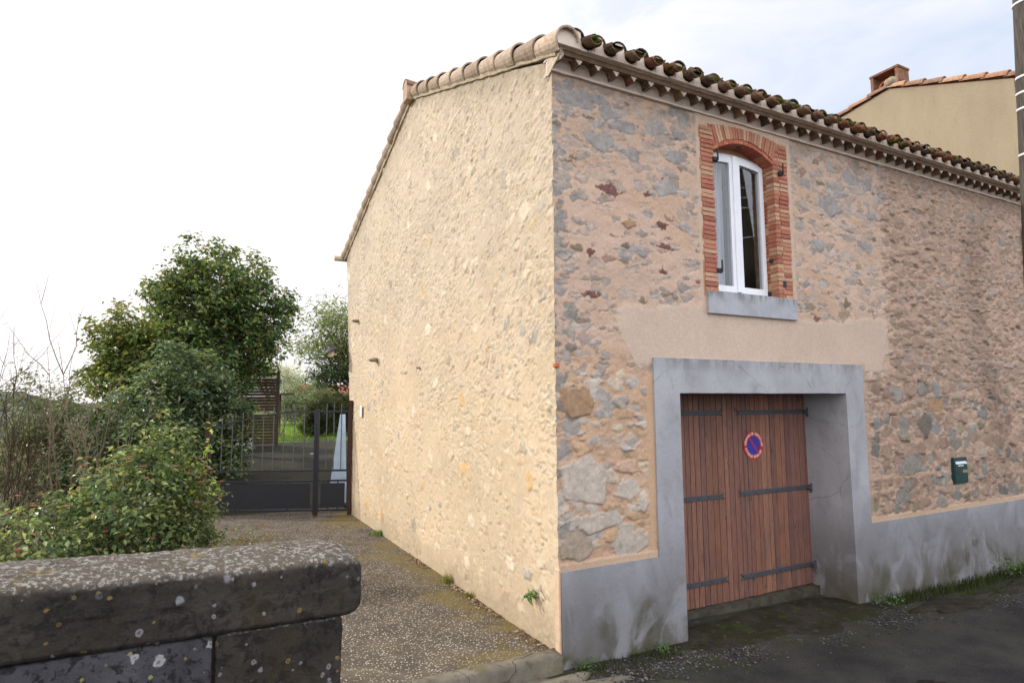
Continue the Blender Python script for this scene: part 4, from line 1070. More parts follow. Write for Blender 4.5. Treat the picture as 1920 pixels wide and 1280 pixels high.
# big mortar plug under the first verge and roof tile at the corner
b = MB()
P_ = [(-.07, 5.895), (.20, 5.895), (.19, 5.93), (.165, 5.98), (.155, 6.04)]+[(.035+.118*math.cos(a), 5.985+.118*math.sin(a)) for a in np.linspace(.5, math.pi-.1, 10)]+[(-.085, 5.95)]
b.prism(P_, 'y', -.245, -.1); b.build('corner_infill', M_mortar, house)
b = MB(); b.prism([(.06, 5.70), (-.002, 5.725), (-.060, 5.762), (-.125, 5.79), (-.175, 5.83), (-.205, 5.88), (-.20, 5.90), (.06, 5.90)], 'x', -.016, .010)
b.build('corner_bedding', simple('corner_bedding', (196, 182, 162), .93, .1, .12, 14, .014, bs=26), house)
# ridge cap
rg = MB()
for i in range(24):
    x0 = -.14+i*.41; half_tile(rg, (x0, 4.5, 7.70), (x0+.47, 4.5, 7.69), .125, .105, 1, .016, 9, tc_(1.0))
b = MB()
rg.build('ridge_tiles', M_tile, house, cols=True)
b = MB(); b.prism([(4.40, 7.45), (4.62, 7.45), (4.63, 7.74), (4.5, 7.83), (4.41, 7.76)], 'x', -.13, -.02)
b.build('ridge_end_plug', simple('ridge_plug', (186, 160, 138), .93, .1, .15, 14, .01), house)
b = MB(); 
pts_ = [(-.24, 9.52, 5.80), (3, 9.52, 5.79), (HX, 9.52, 5.77)]
b.tube(pts_, .065, 12); b.build('gutter', simple('beige_gutter', (200, 186, 166), .6, .3, .1, 8), house)
# stones left sticking out of the gable
for (y_, z_, s_) in ((8.02, 4.12, 1), (6.45, 3.18, 1.25), (4.0, 2.9, .5)):
    b = MB(); blob(b, (-.05*s_, y_, z_), .085*s_, .07*s_, .035*s_, int(y_*10), sub=2); b.build('putlog_stone', M_rock, house, smooth=False)
# a red brick chip in the corner edge
b = MB(); b.box(-.02, .03, -.035, .02, 2.69, 2.73, L3(200, 110, 80), bev=.006); b.build('brick_chip', M_brick, house, cols=True)

# ------------------------------------------------------------------ no parking sign
sg = empty('parking_sign', (3.385, DY-.008, 1.775), 'round red and blue no parking sign fixed on the brown garage door', 'sign')
SX, SY, SZ = 3.385, DY-.012, 1.775
M_sred = simple('sign_red', (188, 30, 38), .4, .4, .05, 6); M_sblue = simple('sign_blue', (44, 52, 158), .4, .4, .05, 6); M_sw = simple('sign_cream', (232, 214, 190), .5, .3, .04, 6)
def disc(r, y0, y1, n=64): 
    b = MB(); b.prism([(SX+r*math.cos(a), SZ+r*math.sin(a)) for a in np.linspace(0, 2*math.pi, n, endpoint=False)], 'y', y0, y1); return b
disc(.182, SY, SY+.006).build('plate', M_sred, sg)
disc(.118, SY-.002, SY-.0005).build('blue_field', M_sblue, sg)
b = MB(); a_ = math.radians(45+90)
d_ = Vector((math.cos(R(128)), 0, math.sin(R(128)))); n_ = Vector((-d_.z, 0, d_.x))
P4 = [d_*.121+n_*.013, d_*.121-n_*.013, -d_*.121-n_*.013, -d_*.121+n_*.013]
b.prism([(SX+p.x, SZ+p.z) for p in P4], 'y', SY-.0035, SY-.002); b.build('slash', M_sred, sg)
lv = []; lf = []
def ring_text(txt, a0, a1, inward, size, rad):
    n_ = len(txt)
    for i, ch in enumerate(txt):
        if ch == ' ': continue
        a = R(a0+(a1-a0)*i/(n_-1))
        cu = bpy.data.curves.new('t', 'FONT'); cu.body = ch; cu.size = size; cu.align_x = 'CENTER'; cu.align_y = 'CENTER'; cu.offset = .0016
        ob = bpy.data.objects.new('t', cu); COL.objects.link(ob)
        bpy.context.view_layer.update()
        me = bpy.data.meshes.new_from_object(ob.evaluated_get(bpy.context.evaluated_depsgraph_get()))
        rot = a-math.pi/2 if not inward else a+math.pi/2
        base = len(lv)
        for v_ in me.vertices:
            x_ = v_.co.x*1.1; y_ = v_.co.y
            lv.append((SX+rad*math.cos(a)+x_*math.cos(rot)-y_*math.sin(rot), SY-.0022, SZ+rad*math.sin(a)+x_*math.sin(rot)+y_*math.cos(rot)))
        lf.extend([tuple(base+q for q in p.vertices) for p in me.polygons])
        bpy.data.objects.remove(ob); bpy.data.curves.remove(cu); bpy.data.meshes.remove(me)
ring_text('DÉFENSE DE STATIONNER', 172, -4, False, .044, .149)
ring_text('SORTIE DE VÉHICULES', 195, 330, True, .044, .149)
link('lettering', quads_mesh('lettering', lv, lf, None, False), M_sw, sg)

# ------------------------------------------------------------------ mailbox
mb_ = empty('mailbox', (7.0, -.02, 1.31), 'dark green mailbox let into the right part of the stone facade', 'mailbox')
b = MB(); b.box(6.82, 7.18, -.048, .05, 1.12, 1.50, bev=.006); b.build('body', M_green, mb_)
b = MB(); b.box(6.835, 7.165, -.054, -.048, 1.14, 1.39, bev=.003); b.build('door', M_green, mb_)
b = MB(); b.prism([(-.050, 1.44), (-.066, 1.405), (-.062, 1.395), (-.046, 1.40), (-.046, 1.44)], 'x', 6.85, 7.14); b.build('letter_flap', M_silver, mb_)
b = MB(); b.box(6.91, 7.06, -.057, -.055, 1.372, 1.386); b.build('name_strip', M_white, mb_)
b = MB(); b.box(7.02, 7.15, -.057, -.055, 1.275, 1.315); b.build('tan_label', simple('tan_label', (150, 132, 100), .6, .3, .1, 30), mb_)
b = MB(); b.tube([(6.90, -.062, 1.28), (6.90, -.052, 1.28)], .013, 10); b.build('lock', M_iron, mb_)

# ------------------------------------------------------------------ plaque on gable
b = MB(); b.box(-.042, -.030, 7.45, 7.60, 2.08, 2.31, bev=.003)
tag(b.build('wall_plaque', M_white), 'small white plaque fixed on the gable wall beside the gate', 'plaque')
# ------------------------------------------------------------------ lamp on the back corner
lp = empty('wall_lamp', (-.08, 9.0, 3.6), 'dark metal outdoor lamp with a wide conical shade on the back corner of the house', 'lamp')
b = MB(); b.tube([(-.02, 9.02, 3.72), (-.05, 9.02, 3.72)], .07, 14); b.build('wall_plate', M_iron, lp)
b = MB(); b.tube([(-.05, 9.02, 3.74), (-.14, 9.02, 3.80), (-.24, 9.02, 3.78), (-.32, 9.02, 3.68), (-.34, 9.02, 3.62)], .013, 8); b.build('arm', M_iron, lp)
def lathe(b, prof, c_, tiltx=0, tilty=0, n=28):
    M_ = Matrix.Rotation(tiltx, 3, 'X') @ Matrix.Rotation(tilty, 3, 'Y'); vs = []; fs = []
    for (r, h) in prof:
        for q in range(n):
            a = 2*math.pi*q/n; v_ = M_ @ Vector((r*math.cos(a), r*math.sin(a), h)); vs.append((c_[0]+v_.x, c_[1]+v_.y, c_[2]+v_.z))
    for i in range(len(prof)-1):
        for q in range(n): fs.append((i*n+q, i*n+(q+1) % n, (i+1)*n+(q+1) % n, (i+1)*n+q))
    b.add(vs, fs)
b = MB(); lathe(b, [(.03, .10), (.05, .07), (.12, .03), (.235, -.03), (.232, -.04), (.115, .018), (.04, .055), (.0, .06)], (-.36, 9.02, 3.56), 0, R(-22)); b.build('lamp_shade', M_iron, lp, True)
b = MB(); lathe(b, [(.0, .05), (.05, .03), (.085, -.02), (.09, -.06), (.07, -.10), (.035, -.125), (0, -.13)], (-.39, 9.02, 3.52), 0, R(-22)); b.build('globe', simple('opal_glass', (240, 232, 214), .25, .5, .02, 3), lp, True)

# ------------------------------------------------------------------ gate
g0 = Vector((-.03, 8.34, 0)); g1_ = Vector((-2.79, 9.58, 0)); gd = (g1_-g0).normalized(); gn = Vector((-gd.y, gd.x, 0))
gt = empty('metal_gate', (-.70, 8.64, 0), 'black metal double gate with curved top rail and solid lower panels across the drive', 'gate')
def gp(s, z, d=0): return g0+gd*s+gn*d+Vector((0, 0, z))
def bar(b, s0, z0, s1, z1, w=.02, d=.015, off=0):
    p0 = gp(s0, z0); p1 = gp(s1, z1)
    t = (p1-p0).normalized(); u = gn; v = t.cross(u)
    vs = [p+u*(a*d+off)+v*(c_*w) for p in (p0, p1) for a, c_ in ((-1, -1), (1, -1), (1, 1), (-1, 1))]
    b.add(vs, [(3, 2, 1, 0), (4, 5, 6, 7), (0, 1, 5, 4), (1, 2, 6, 5), (2, 3, 7, 6), (3, 0, 4, 7)])
SM, SEND = .735, 3.02
def topz(s): return 2.19 if s < SM+.3 else 2.19-.36*((s-SM-.3)/(SEND-SM-.3))**1.6
b = MB(); bar(b, SM-.028, .02, SM-.028, 2.24, .024, .026); b.build('leaf_stile', M_gate, gt); b = MB(); bar(b, SM+.028, .02, SM+.028, 2.24, .024, .026); b.build('leaf_stile', M_gate, gt)
def leaf(s0, s1, nb, name):
    b = MB()
    ss = np.linspace(s0, s1, 14)
    for a, c_ in zip(ss[:-1], ss[1:]): bar(b, a, topz(a), c_, topz(c_), .018, .014)
    for zz in (.93, .715, .10): bar(b, s0, zz, s1, zz+(0), .02, .016)
    bar(b, s1 if name == 'gate_leaf' else s0, .08, s1 if name == 'gate_leaf' else s0, topz(s1), .018, .018)
    lf_ = b.build(name, M_gate, gt)
    for s in np.linspace(s0, s1, nb+2)[1:-1]:
        bb = MB(); tp = topz(s)+.17; bb.tube([gp(s, .93), gp(s, tp-.05)], .0115, 6); bb.tube([gp(s, tp-.06), gp(s, tp)], [.015, .002], 6); bb.build('bar', M_bar, lf_)
    bb = MB()
    p = [gp(s0+.06, .15, .004), gp(s1-.06, .15, .004), gp(s1-.06, .665, .004), gp(s0+.06, .665, .004)]
    bb.add([q-gn*.004 for q in p]+[q+gn*.004 for q in p], [(0, 1, 2, 3), (7, 6, 5, 4), (0, 4, 5, 1), (1, 5, 6, 2), (2, 6, 7, 3), (3, 7, 4, 0)]); bb.build('lower_panel', M_gate, lf_)
    for s in np.linspace(s0, s1, 5 if nb > 5 else 4)[1:-1]:
        bb = MB(); bar(bb, s, .10, s, .715, .012, .014, -.012); bb.build('panel_bar', M_gate, lf_)
leaf(.06, SM-.05, 3, 'small_gate_leaf'); leaf(SM+.05, SEND-.08, 9, 'gate_leaf')
b = MB(); b.tube([gp(SM+.03, 1.28, -.04), gp(SM+.03, 1.28, -.08), gp(SM+.15, 1.28, -.08)], .009, 8); b.build('handle', M_silver, gt)
b = MB(); b.tube([gp(SM, 0), gp(SM, .06)], .05, 10); b.build('drop_bolt', M_rust, gt)
for s, h, nm in ((.02, 2.42, 'a'), (SEND, 2.05, 'b')):
    b = MB(); bar(b, s, -.05, s, h, .035, .035)
    tag(b.build('gate_post', M_rust), 'slim rusty red post holding the gate against the gable wall' if nm == 'a' else 'short rusty post at the bush side of the gate', 'post', 'gate posts')

# pale blue sheet leaning behind the gate
b = MB(); v = [(.22, 9.75, .02), (-.20, 9.9, .02), (.06, 9.9, 2.10), (.16, 9.8, 2.10)]
b.add([(p[0], p[1], p[2]) for p in v]+[(p[0]+.005, p[1]+.03, p[2]) for p in v], [(0, 1, 2, 3), (7, 6, 5, 4), (0, 4, 5, 1), (1, 5, 6, 2), (2, 6, 7, 3), (3, 7, 4, 0)])
tag(b.build('leaning_sheet', M_lblue), 'pale blue sheet leaning upright behind the gate near the house', 'sheet')

# ------------------------------------------------------------------ slat screen and things in the yard
fc = empty('slat_screen', (-.8, 18.2, .9), 'tall weathered wooden slat screen standing behind the dark shrubs', 'fence')
p0 = Vector((-.40, 17.95, .82)); p1 = Vector((-3.6, 18.9, .82)); dd = (p1-p0).normalized(); nn2 = Vector((-dd.y, dd.x, 0)); Lf = (p1-p0).length
def slab(b, s0, s1, z0, z1, d0, d1, tilt=0):
    vs = []
    for d in (d0, d1):
        for (s, z_) in ((s0, z0), (s1, z0), (s1, z1), (s0, z1)): vs.append(p0+dd*s+nn2*(d+tilt*(z_-z0))+Vector((0, 0, z_)))
    b.add(vs, [(0, 1, 2, 3), (7, 6, 5, 4), (0, 4, 5, 1), (1, 5, 6, 2), (2, 6, 7, 3), (3, 7, 4, 0)])
rs = np.random.RandomState(8)
zz = .15
while zz < 2.62:
    if rs.rand() > .03:
        for a in range(2):
            b = MB(); slab(b, a*1.6, a*1.6+1.59, zz+rs.uniform(-.006, .006), zz+.094, -.012, .012); b.build('slat', M_fence, fc)
    zz += .104
for s in (0, 1.6, 3.2):
    b = MB(); slab(b, s-.045, s+.045, -.1, 2.70, -.07, .02); b.build('post', M_fence, fc)
b = MB(); b.prism([(-1.95, .86), (-1.2, .86), (-1.22, 1.22), (-1.9, 1.16)], 'y', 17.2, 17.45); tag(b.build('white_block', simple('limewashed_block', (196, 194, 190), .9, .1, .08, 6, .01)), 'pale block lying at the foot of the slat screen', 'block')
# small box post by the screen
b = MB(); b.box(.05, .2, 21.8, 21.95, .8, 2.75); b.box(-.25, .65, 21.5, 22.2, 2.72, 2.80); tag(b.build('bird_table', M_fence), 'thin post with a small flat roof just beyond the slat screen', 'post')
# red roofed building far right behind
hs = empty('far_house', (12, 50, .5), 'distant low salmon building with a red roof seen past the gable', 'house')
b = MB(); b.box(5.6, 20, 48, 56, .5, 3.15); b.build('wall', M_pink, hs)
b = MB(); b.prism([(47.6, 3.12), (56.4, 3.12), (56.4, 3.2), (52, 4.1), (47.6, 3.2)], 'x', 5.3, 20.3); b.build('roof', M_redroof, hs)

# ------------------------------------------------------------------ neighbouring house
nh = empty('neighbour_house', (9.9, 2, 0), 'taller plain beige house rising behind the mossy roof', 'house')
XN = 9.80
poly = [(.0, -.5), (8.0, -.5), (8.0, 7.35), (6.2, 7.75), (2.18, 9.03), (-.02, 8.20)]
poly = [(-.02, -.5), (8.0, -.5), (8.0, 8.1), (2.18, 8.96), (-.02, 8.12)]
b = MB(); b.prism(poly, 'x', XN, XN+7); b.build('wall', M_neigh, nh)
vt = MB(); rs = np.random.RandomState(14)
def nverge(ya, za, yb, zb_, n_):
    for i in range(n_):
        t0, t1 = i/n_, (i+1.18)/n_
        y0 = ya+(yb-ya)*t0; z0 = za+(zb_-za)*t0; y1 = ya+(yb-ya)*min(t1, 1.02); z1 = za+(zb_-za)*min(t1, 1.02)
        c_ = np.array(L3(*[(168, 128, 104), (150, 116, 98), (182, 146, 120), (140, 112, 96)][rs.randint(4)]))
        half_tile(vt, (XN+.03, y0, z0+.01), (XN+.035, y1, z1-.02), .10, .085, 1, .016, 9, tuple(c_), span=math.pi*1.1)
        half_tile(vt, (XN+.22, y0+.1, z0+.075), (XN+.22, y1+.1, z1+.055), .095, .08, 1, .016, 9, tuple(c_*.8))
nverge(-.30, 8.08, 2.18, 9.01, 7); nverge(8.2, 8.10, 2.18, 9.01, 14)
vt.build('verge_tiles', M_tile, nh, cols=True)
b = MB(); b.prism([(-.4, 7.98), (2.18, 8.96), (8.2, 8.05), (8.2, 8.10), (2.18, 9.03), (-.4, 8.06)], 'x', XN+.05, XN+7.1); b.build('roof', M_terra, nh)
# chimney: open brick frame with a pot
ch = MB(); cy0, cy1, cx0, cx1 = 2.02, 2.62, XN+.12, XN+.52
ch.box(cx0, cx1, cy0, cy1, 8.6, 9.12, bev=.01); ch.box(cx0, cx1, cy0, cy0+.07, 9.12, 9.42, bev=.006); ch.box(cx0, cx1, cy1-.07, cy1, 9.12, 9.42, bev=.006); ch.box(cx0-.015, cx1+.015, cy0-.015, cy1+.015, 9.42, 9.475, bev=.008)
cho = ch.build('chimney', simple('chimney_brick', (128, 96, 78), .93, .1, .3, 12, .01), nh)
b = MB(); half_tile(b, (cx0+.02, 2.32, 9.12), (cx1-.02, 2.32, 9.12), .13, .13, 1, .02, 10); b.build('chimney_pot', M_terra, cho)
b = MB(); blob(b, (XN+.02, 2.13, 9.08), .10, .14, .12, 5, sub=3); b.build('ridge_mortar', M_rock, nh, smooth=True)

# downpipe at the far end of the facade
dp = MB(); dp.tube([(9.56, -.09, 5.36), (9.56, -.09, -.3)], .045, 14); tag(dp.build('downpipe', M_zinc, None, True), 'pale blue grey vertical pipe at the far right end of the facade', 'pipe')
# pole
pl = empty('utility_pole', (.0, 0, 0), 'dark round pole with thin white bands at the right edge of the view', 'pole')
e0 = Vector((5.25, -1.71, 3.49))+Vector(RT)*.185; e1 = Vector((5.0, -1.95, 6.9))+Vector(RT)*.175; u_ = (e1-e0)/(e1.z-e0.z)
b = MB(); b.tube([e0+u_*(-.5-e0.z), e0+u_*(3-e0.z), e0+u_*(6-e0.z), e0+u_*(9.5-e0.z)], [.15, .142, .135, .125], 28); b.build('shaft', M_pole, pl, True)
for zz_ in (6.86, 6.02, 5.84, 5.66, 5.14):
    b = MB(); q = e0+u_*(zz_-e0.z); b.tube([q-u_*.012, q+u_*.012], .1415 if zz_ > 5.9 else .1425, 28); b.build('band', M_white, pl, True)

# ------------------------------------------------------------------ stone parapet in the foreground
pp = empty('stone_parapet', (-2.5, -2.4, .6), 'lichen covered stone bridge parapet with thick rounded coping in the foreground', 'parapet')
PD = Vector((0.98455514, 0.16225022, -0.06577268)); PN = Vector((-.1626, .9867, 0)).normalized(); PU = Vector((0, 0, 1))
E0 = Vector((-3.1626+2.6*.25223, -5.0962+2.6*1.03121511, 2.35-2.6*.25060615))+PD*.042
def cop_mesh():
    w, h = .47, .232
    prof = []      # (n, u): n away from the camera, u up; starts bottom front
    def seg(a, b_, n_): 
        for t in np.linspace(0, 1, n_, endpoint=False): prof.append((a[0]+(b_[0]-a[0])*t, a[1]+(b_[1]-a[1])*t))
    r = .045
    seg((.012, -h), (0, -h+.015), 3); seg((0, -h+.015), (0, -r), 26)
    for a in np.linspace(math.pi, math.pi/2, 10): prof.append((r+r*math.cos(a), -r+r*math.sin(a)))
    for t in np.linspace(.03, 1, 40): prof.append((r+(w-2*r)*t, .030*math.sin(math.pi*t)**.8))
    for a in np.linspace(math.pi/2, 0, 8)[1:]: prof.append((w-r+r*math.cos(a), -r+r*math.sin(a)))
    seg((w, -r), (w, -h), 10); seg((w, -h), (.012, -h), 14)
    prof = np.array(prof); n_ = len(prof)
    ss = list(np.linspace(-3.2, -.10, 330))+list(-.10+.10*np.sin(np.linspace(0, math.pi/2, 16)[1:]))
    V = []; cen = np.array([w/2, -h/2])
    for s in ss:
        k_ = 1.0
        if s > -.10: k_ = 1-.34*(1-math.sqrt(max(0, 1-((s+.10)/.10)**2)))
        pr_ = cen+(prof-cen)*np.array([1-(1-k_)*.55, 1-(1-k_)*.95])
        P_ = np.array(E0)[None]+np.array(PD)[None]*s+pr_[:, :1]*np.array(PN)[None]+pr_[:, 1:]*np.array(PU)[None]
        d = pr_-cen; d /= np.linalg.norm(d, axis=1)[:, None]+1e-6
        ang = np.arctan2(d[:, 1], d[:, 0])*1.3
        nz = fbm(np.full(n_, s*5.0), ang*1.6, 91, 3)*.008+fbm(np.full(n_, s*21.0), ang*5.2, 94, 3)*.0035+fbm(np.full(n_, s*50), pr_[:, 0]*50+pr_[:, 1]*37, 92, 3)*.0030
        nz -= np.clip(fbm(np.full(n_, s*22), pr_[:, 0]*20+pr_[:, 1]*23, 93, 2)-.5, 0, 1)*.012
        P_ += nz[:, None]*(d[:, :1]*np.array(PN)[None]+d[:, 1:]*np.array(PU)[None])
        V.append(P_)
    V = np.concatenate(V); ns = len(ss)
    F = []
    for i in range(ns-1):
        for j in range(n_): F.append((i*n_+j, i*n_+(j+1) % n_, (i+1)*n_+(j+1) % n_, (i+1)*n_+j))
    V = np.vstack([V, V[(ns-1)*n_:].mean(0)[None]+np.array(PD)[None]*.006])
    F += [((ns-1)*n_+j, (ns-1)*n_+(j+1) % n_, ns*n_) for j in range(n_)]
    me = quads_mesh('coping_stone', V, F)
    bm = bmesh.new(); bm.from_mesh(me); bmesh.ops.recalc_face_normals(bm, faces=bm.faces); bm.to_mesh(me); bm.free()
    return me
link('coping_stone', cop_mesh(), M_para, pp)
def para_block(s0, s1, u0, u1, n0, n1, seed, mat, nm='wall_stone'):
    """rounded stone block as six noisy grids"""
    c_ = np.array([(s0+s1)/2, (n0+n1)/2, (u0+u1)/2]); H = np.array([(s1-s0)/2, (n1-n0)/2, (u1-u0)/2]); V = []; F = []; N = 34; r = .014
    for a in range(3):
        for sg_ in (-1, 1):
            o_ = [d for d in range(3) if d != a]
            g = np.linspace(-1, 1, N); G = np.sign(g)*(1-(1-abs(g))**1.5)
            A, B = np.meshgrid(G, G, indexing='ij'); P_ = np.zeros((N, N, 3)); P_[..., a] = sg_*H[a]; P_[..., o_[0]] = A*H[o_[0]]; P_[..., o_[1]] = B*H[o_[1]]
            q = np.clip(P_, -(H-r), H-r); d = P_-q; ln = np.linalg.norm(d, axis=-1, keepdims=True)+1e-9; P2 = q+d/ln*r
            P2 += d/ln*(fbm(P2[..., 0]*9+P2[..., 1]*7, P2[..., 2]*9+P2[..., 1]*5, seed, 4)[..., None]*.007+fbm(P2[..., 0]*45+P2[..., 1]*31, P2[..., 2]*47+P2[..., 1]*29, seed, 3)[..., None]*.002)
            P2 += c_
            W_ = np.array(E0)[None, None]+P2[..., :1]*np.array(PD)+P2[..., 1:2]*np.array(PN)+P2[..., 2:3]*np.array(PU)
            base = len(V)*N*N; V.append(W_.reshape(-1, 3)); F.append(grid_faces(N, N)+base)
    me = quads_mesh(nm, np.concatenate(V), np.concatenate(F)); bm = bmesh.new(); bm.from_mesh(me); bmesh.ops.remove_doubles(bm, verts=bm.verts, dist=.0004); bmesh.ops.recalc_face_normals(bm, faces=bm.faces); bm.to_mesh(me); bm.free()
    return link(nm, me, mat, pp)
k = NM('grey_limestone', .9, .2)
c = k.mix(k.mr(k.noise(5, 7, .65), .3, .7), L3(62, 61, 65), L3(86, 85, 89))
c = k.mix(k.math('MULTIPLY', k.mr(k.noise(24, 7, .75, dist=.3), .50, .58), .85), c, L3(34, 32, 34))
c, _ = lichen(k, c, 13, .86, .22, .34, L3(176, 176, 176), .8, .05, 3); c, _ = lichen(k, c, 30, .90, .24, .34, L3(166, 150, 100), .7, .012, 8)
k.color(c); k.bump(k.noise(30, 7, .7), .01, .8); M_para2 = k.m
para_block(-.575, -.085, -.72, -.240, .025, .44, 3, M_para); para_block(-1.55, -.59, -.72, -.240, .022, .44, 5, M_para2)
para_block(-2.6, -1.565, -.72, -.240, .025, .44, 8, M_para); para_block(-.9, -.085, -1.5, -.735, .025, .44, 9, M_para2); para_block(-2.6, -.915, -1.5, -.735, .025, .44, 10, M_para)
b = MB()
vs = [E0+PD*s+PN*n_+PU*u for s in (-2.6, -.105) for n_ in (.05, .42) for u in (-1.5, -.20)]
b.add(vs, [(0, 1, 3, 2), (4, 6, 7, 5), (0, 4, 5, 1), (2, 3, 7, 6), (0, 2, 6, 4), (1, 5, 7, 3)]); b.build('joint_mortar', M_joint, pp)

# ------------------------------------------------------------------ vegetation
def leaf_cloud(P, size, rs, cols, up=.35, asp=.45, fold=.18, out=None, jit=.18, droop=0):
    """one folded leaf blade per point; returns verts, faces, colours"""
    n = len(P)
    nrm = rs.normal(0, 1, (n, 3)); nrm[:, 2] = np.abs(nrm[:, 2])+up*2
    if out is not None: nrm += out*1.0
    nrm /= np.linalg.norm(nrm, axis=1)[:, None]
    t = rs.normal(0, 1, (n, 3)); t[:, 2] -= droop
    if out is not None: t += out*.7
    t -= (t*nrm).sum(1)[:, None]*nrm; t /= np.linalg.norm(t, axis=1)[:, None]+1e-9
    s = np.cross(nrm, t); L = size*rs.uniform(.6, 1.25, n)[:, None]; Wd = L*asp*rs.uniform(.8, 1.15, n)[:, None]
    tip = P+t*L-nrm*L*.12
    V = np.stack([P, P+t*L*.45+s*Wd*.5+nrm*Wd*fold, tip, P+t*L*.45-s*Wd*.5+nrm*Wd*fold], 1).reshape(-1, 3)
    F = np.arange(n*4).reshape(n, 4)
    F = np.stack([F[:, [0, 1, 2]], F[:, [0, 2, 3]]], 1).reshape(-1, 3)
    ci = rs.choice(len(cols), n, p=[c_[1] for c_ in cols]) if isinstance(cols[0][0], tuple) else rs.randint(len(cols), size=n)
    base = np.array([L3(*(c_[0] if isinstance(c_[0], tuple) else c_)) for c_ in cols])[ci]*np.array([2.3, 2.2, 2.45])*rs.uniform(1-jit, 1+jit, (n, 1))
    return V, F, np.repeat(base, 4, 0)
def branch_pts(a, b_, rs, wob=.06, n=7, sag=0):
    a = np.array(a); b_ = np.array(b_); t = np.linspace(0, 1, n)[:, None]; L = np.linalg.norm(b_-a)
    p = a+(b_-a)*t; off = np.cumsum(rs.normal(0, wob*L/n, (n, 3)), 0); off -= off[-1]*t; p = p+off*np.minimum(1, t*4); p[:, 2] += sag*L*np.sin(math.pi*t[:, 0])
    return [tuple(q) for q in p]
def plant(name, label, cat, base, lobes, ncl, per, size, cols, seed, trunk_r=.1, mat=None, barkm=None, group=None, clr=.3, asp=.45, forks=3, twigs=40, up=.35, shell=.55, droop=0, crown='crown', trunk='trunk', multi=1, leafgap=0, fork_z=.45):
    rs = np.random.RandomState(seed)
    root = empty(name, base, label, cat, group)
    lobes = np.array(lobes, float); vol = lobes[:, 3]*lobes[:, 4]*lobes[:, 5]; pick = rs.choice(len(lobes), ncl, p=vol**.75/(vol**.75).sum())
    d = rs.normal(0, 1, (ncl, 3)); d /= np.linalg.norm(d, axis=1)[:, None]
    r = rs.uniform(shell, 1.0, ncl)**.8
    bump = 1+.07*np.sin(d[:, 0]*5+pick)*np.cos(d[:, 2]*4+d[:, 1]*3+pick*2)
    Cc = lobes[pick, :3]+d*(r*bump)[:, None]*lobes[pick, 3:6]
    out = d.copy()
    sc = rs.uniform(.6, 1.3, ncl)
    ctint = rs.uniform(.72, 1.22, (ncl, 1))*np.stack([rs.uniform(.9, 1.15, ncl), np.ones(ncl), rs.uniform(.85, 1.05, ncl)], 1)
    Ps = []; Os = []; Ts = []
    for i in range(ncl):
        m_ = max(3, int(per*sc[i]))
        q = rs.normal(0, .42, (m_, 3))*clr*sc[i]; q[:, 2] *= .7
        Ps.append(Cc[i]+q); Os.append(np.repeat(out[i:i+1]*.5, m_, 0)+q/(clr)*.6); Ts.append(np.repeat(ctint[i:i+1], m_, 0))
    P = np.concatenate(Ps); O = np.concatenate(Os); T = np.concatenate(Ts)
    V, F, Cv = leaf_cloud(P, size, rs, cols, up, asp, out=O, droop=droop)
    Cv = Cv*np.repeat(T, 4, 0)
    link(crown, quads_mesh(crown, V, F, Cv, False), mat or M_leaf, root)
    tb = MB(); cen = np.average(lobes[:, :3], axis=0, weights=vol)
    for mI in range(multi):
        b0 = np.array(base)+(rs.normal(0, .12*min(1, trunk_r*12), 3)*[1, 1, 0] if multi > 1 else 0)
        fk = b0+(cen-b0)*fork_z+(rs.normal(0, .25, 3)*[1, 1, .3] if multi > 1 else 0)
        tb.tube(branch_pts(b0-np.array([0, 0, .2]), fk, rs, .05), list(np.linspace(trunk_r, trunk_r*.72, 7)), 8)
        ends = []
        for f_ in range(forks):
            lb = lobes[(mI*forks+f_) % len(lobes)]; e = lb[:3]+rs.normal(0, .30, 3)*lb[3:6]
            tb.tube(branch_pts(fk, e, rs, .12), list(np.linspace(trunk_r*.6, trunk_r*.22, 7)), 6, cap=False); ends.append((fk, e))
        for q in range(twigs//multi):
            a_, e = ends[rs.randint(len(ends))]; st_ = a_+(e-a_)*rs.uniform(.25, 1); tg = Cc[rs.randint(ncl)]
            if np.linalg.norm(tg-st_) > np.max(lobes[:, 3:6])*1.5: continue
            tb.tube(branch_pts(st_, tg, rs, .15, 6), list(np.linspace(trunk_r*.2, .004, 6)), 4, cap=False)
    tb.build(trunk, barkm or M_bark, root, True, fix=False)
    return root
dk_ = [((56, 74, 44), .34), ((72, 92, 50), .28), ((94, 108, 56), .16), ((48, 64, 44), .14), ((118, 112, 48), .06), ((110, 92, 58), .02)]
# world positions follow the bank left of the drive
plant('broadleaf_tree', 'tall dense round crowned tree standing highest behind the shrubs', 'tree', (-2.6, 17.0, .4),
      [(-2.55, 17.0, 6.0, 2.05, 2.0, 1.75), (-1.2, 16.7, 5.2, 1.35, 1.5, 1.35), (-3.1, 16.8, 4.5, 1.6, 1.6, 1.3), (-1.6, 16.9, 4.2, 1.2, 1.4, .9), (-3.3, 16.9, 5.5, 1.3, 1.3, 1.4), (-2.6, 16.6, 3.6, 1.5, 1.3, 1.1)], 800, 44, .165, dk_, 1, .16, clr=.34, asp=.52, shell=.35, twigs=90, multi=2)
plant('yellowing_tree', 'smaller yellowing tree leaning out left of the tall round tree', 'tree', (-5.0, 15.6, -.6),
      [(-4.75, 15.6, 4.4, 1.0, 1.1, .95), (-5.0, 15.6, 3.4, 1.1, 1.1, 1.0), (-4.2, 15.4, 3.5, .9, 1.0, 1.1)], 230, 38, .155,
      [((74, 88, 44), .5), ((98, 104, 52), .25), ((120, 116, 58), .08), ((56, 72, 40), .17)], 2, .09, clr=.32, asp=.6, shell=.2, twigs=60)
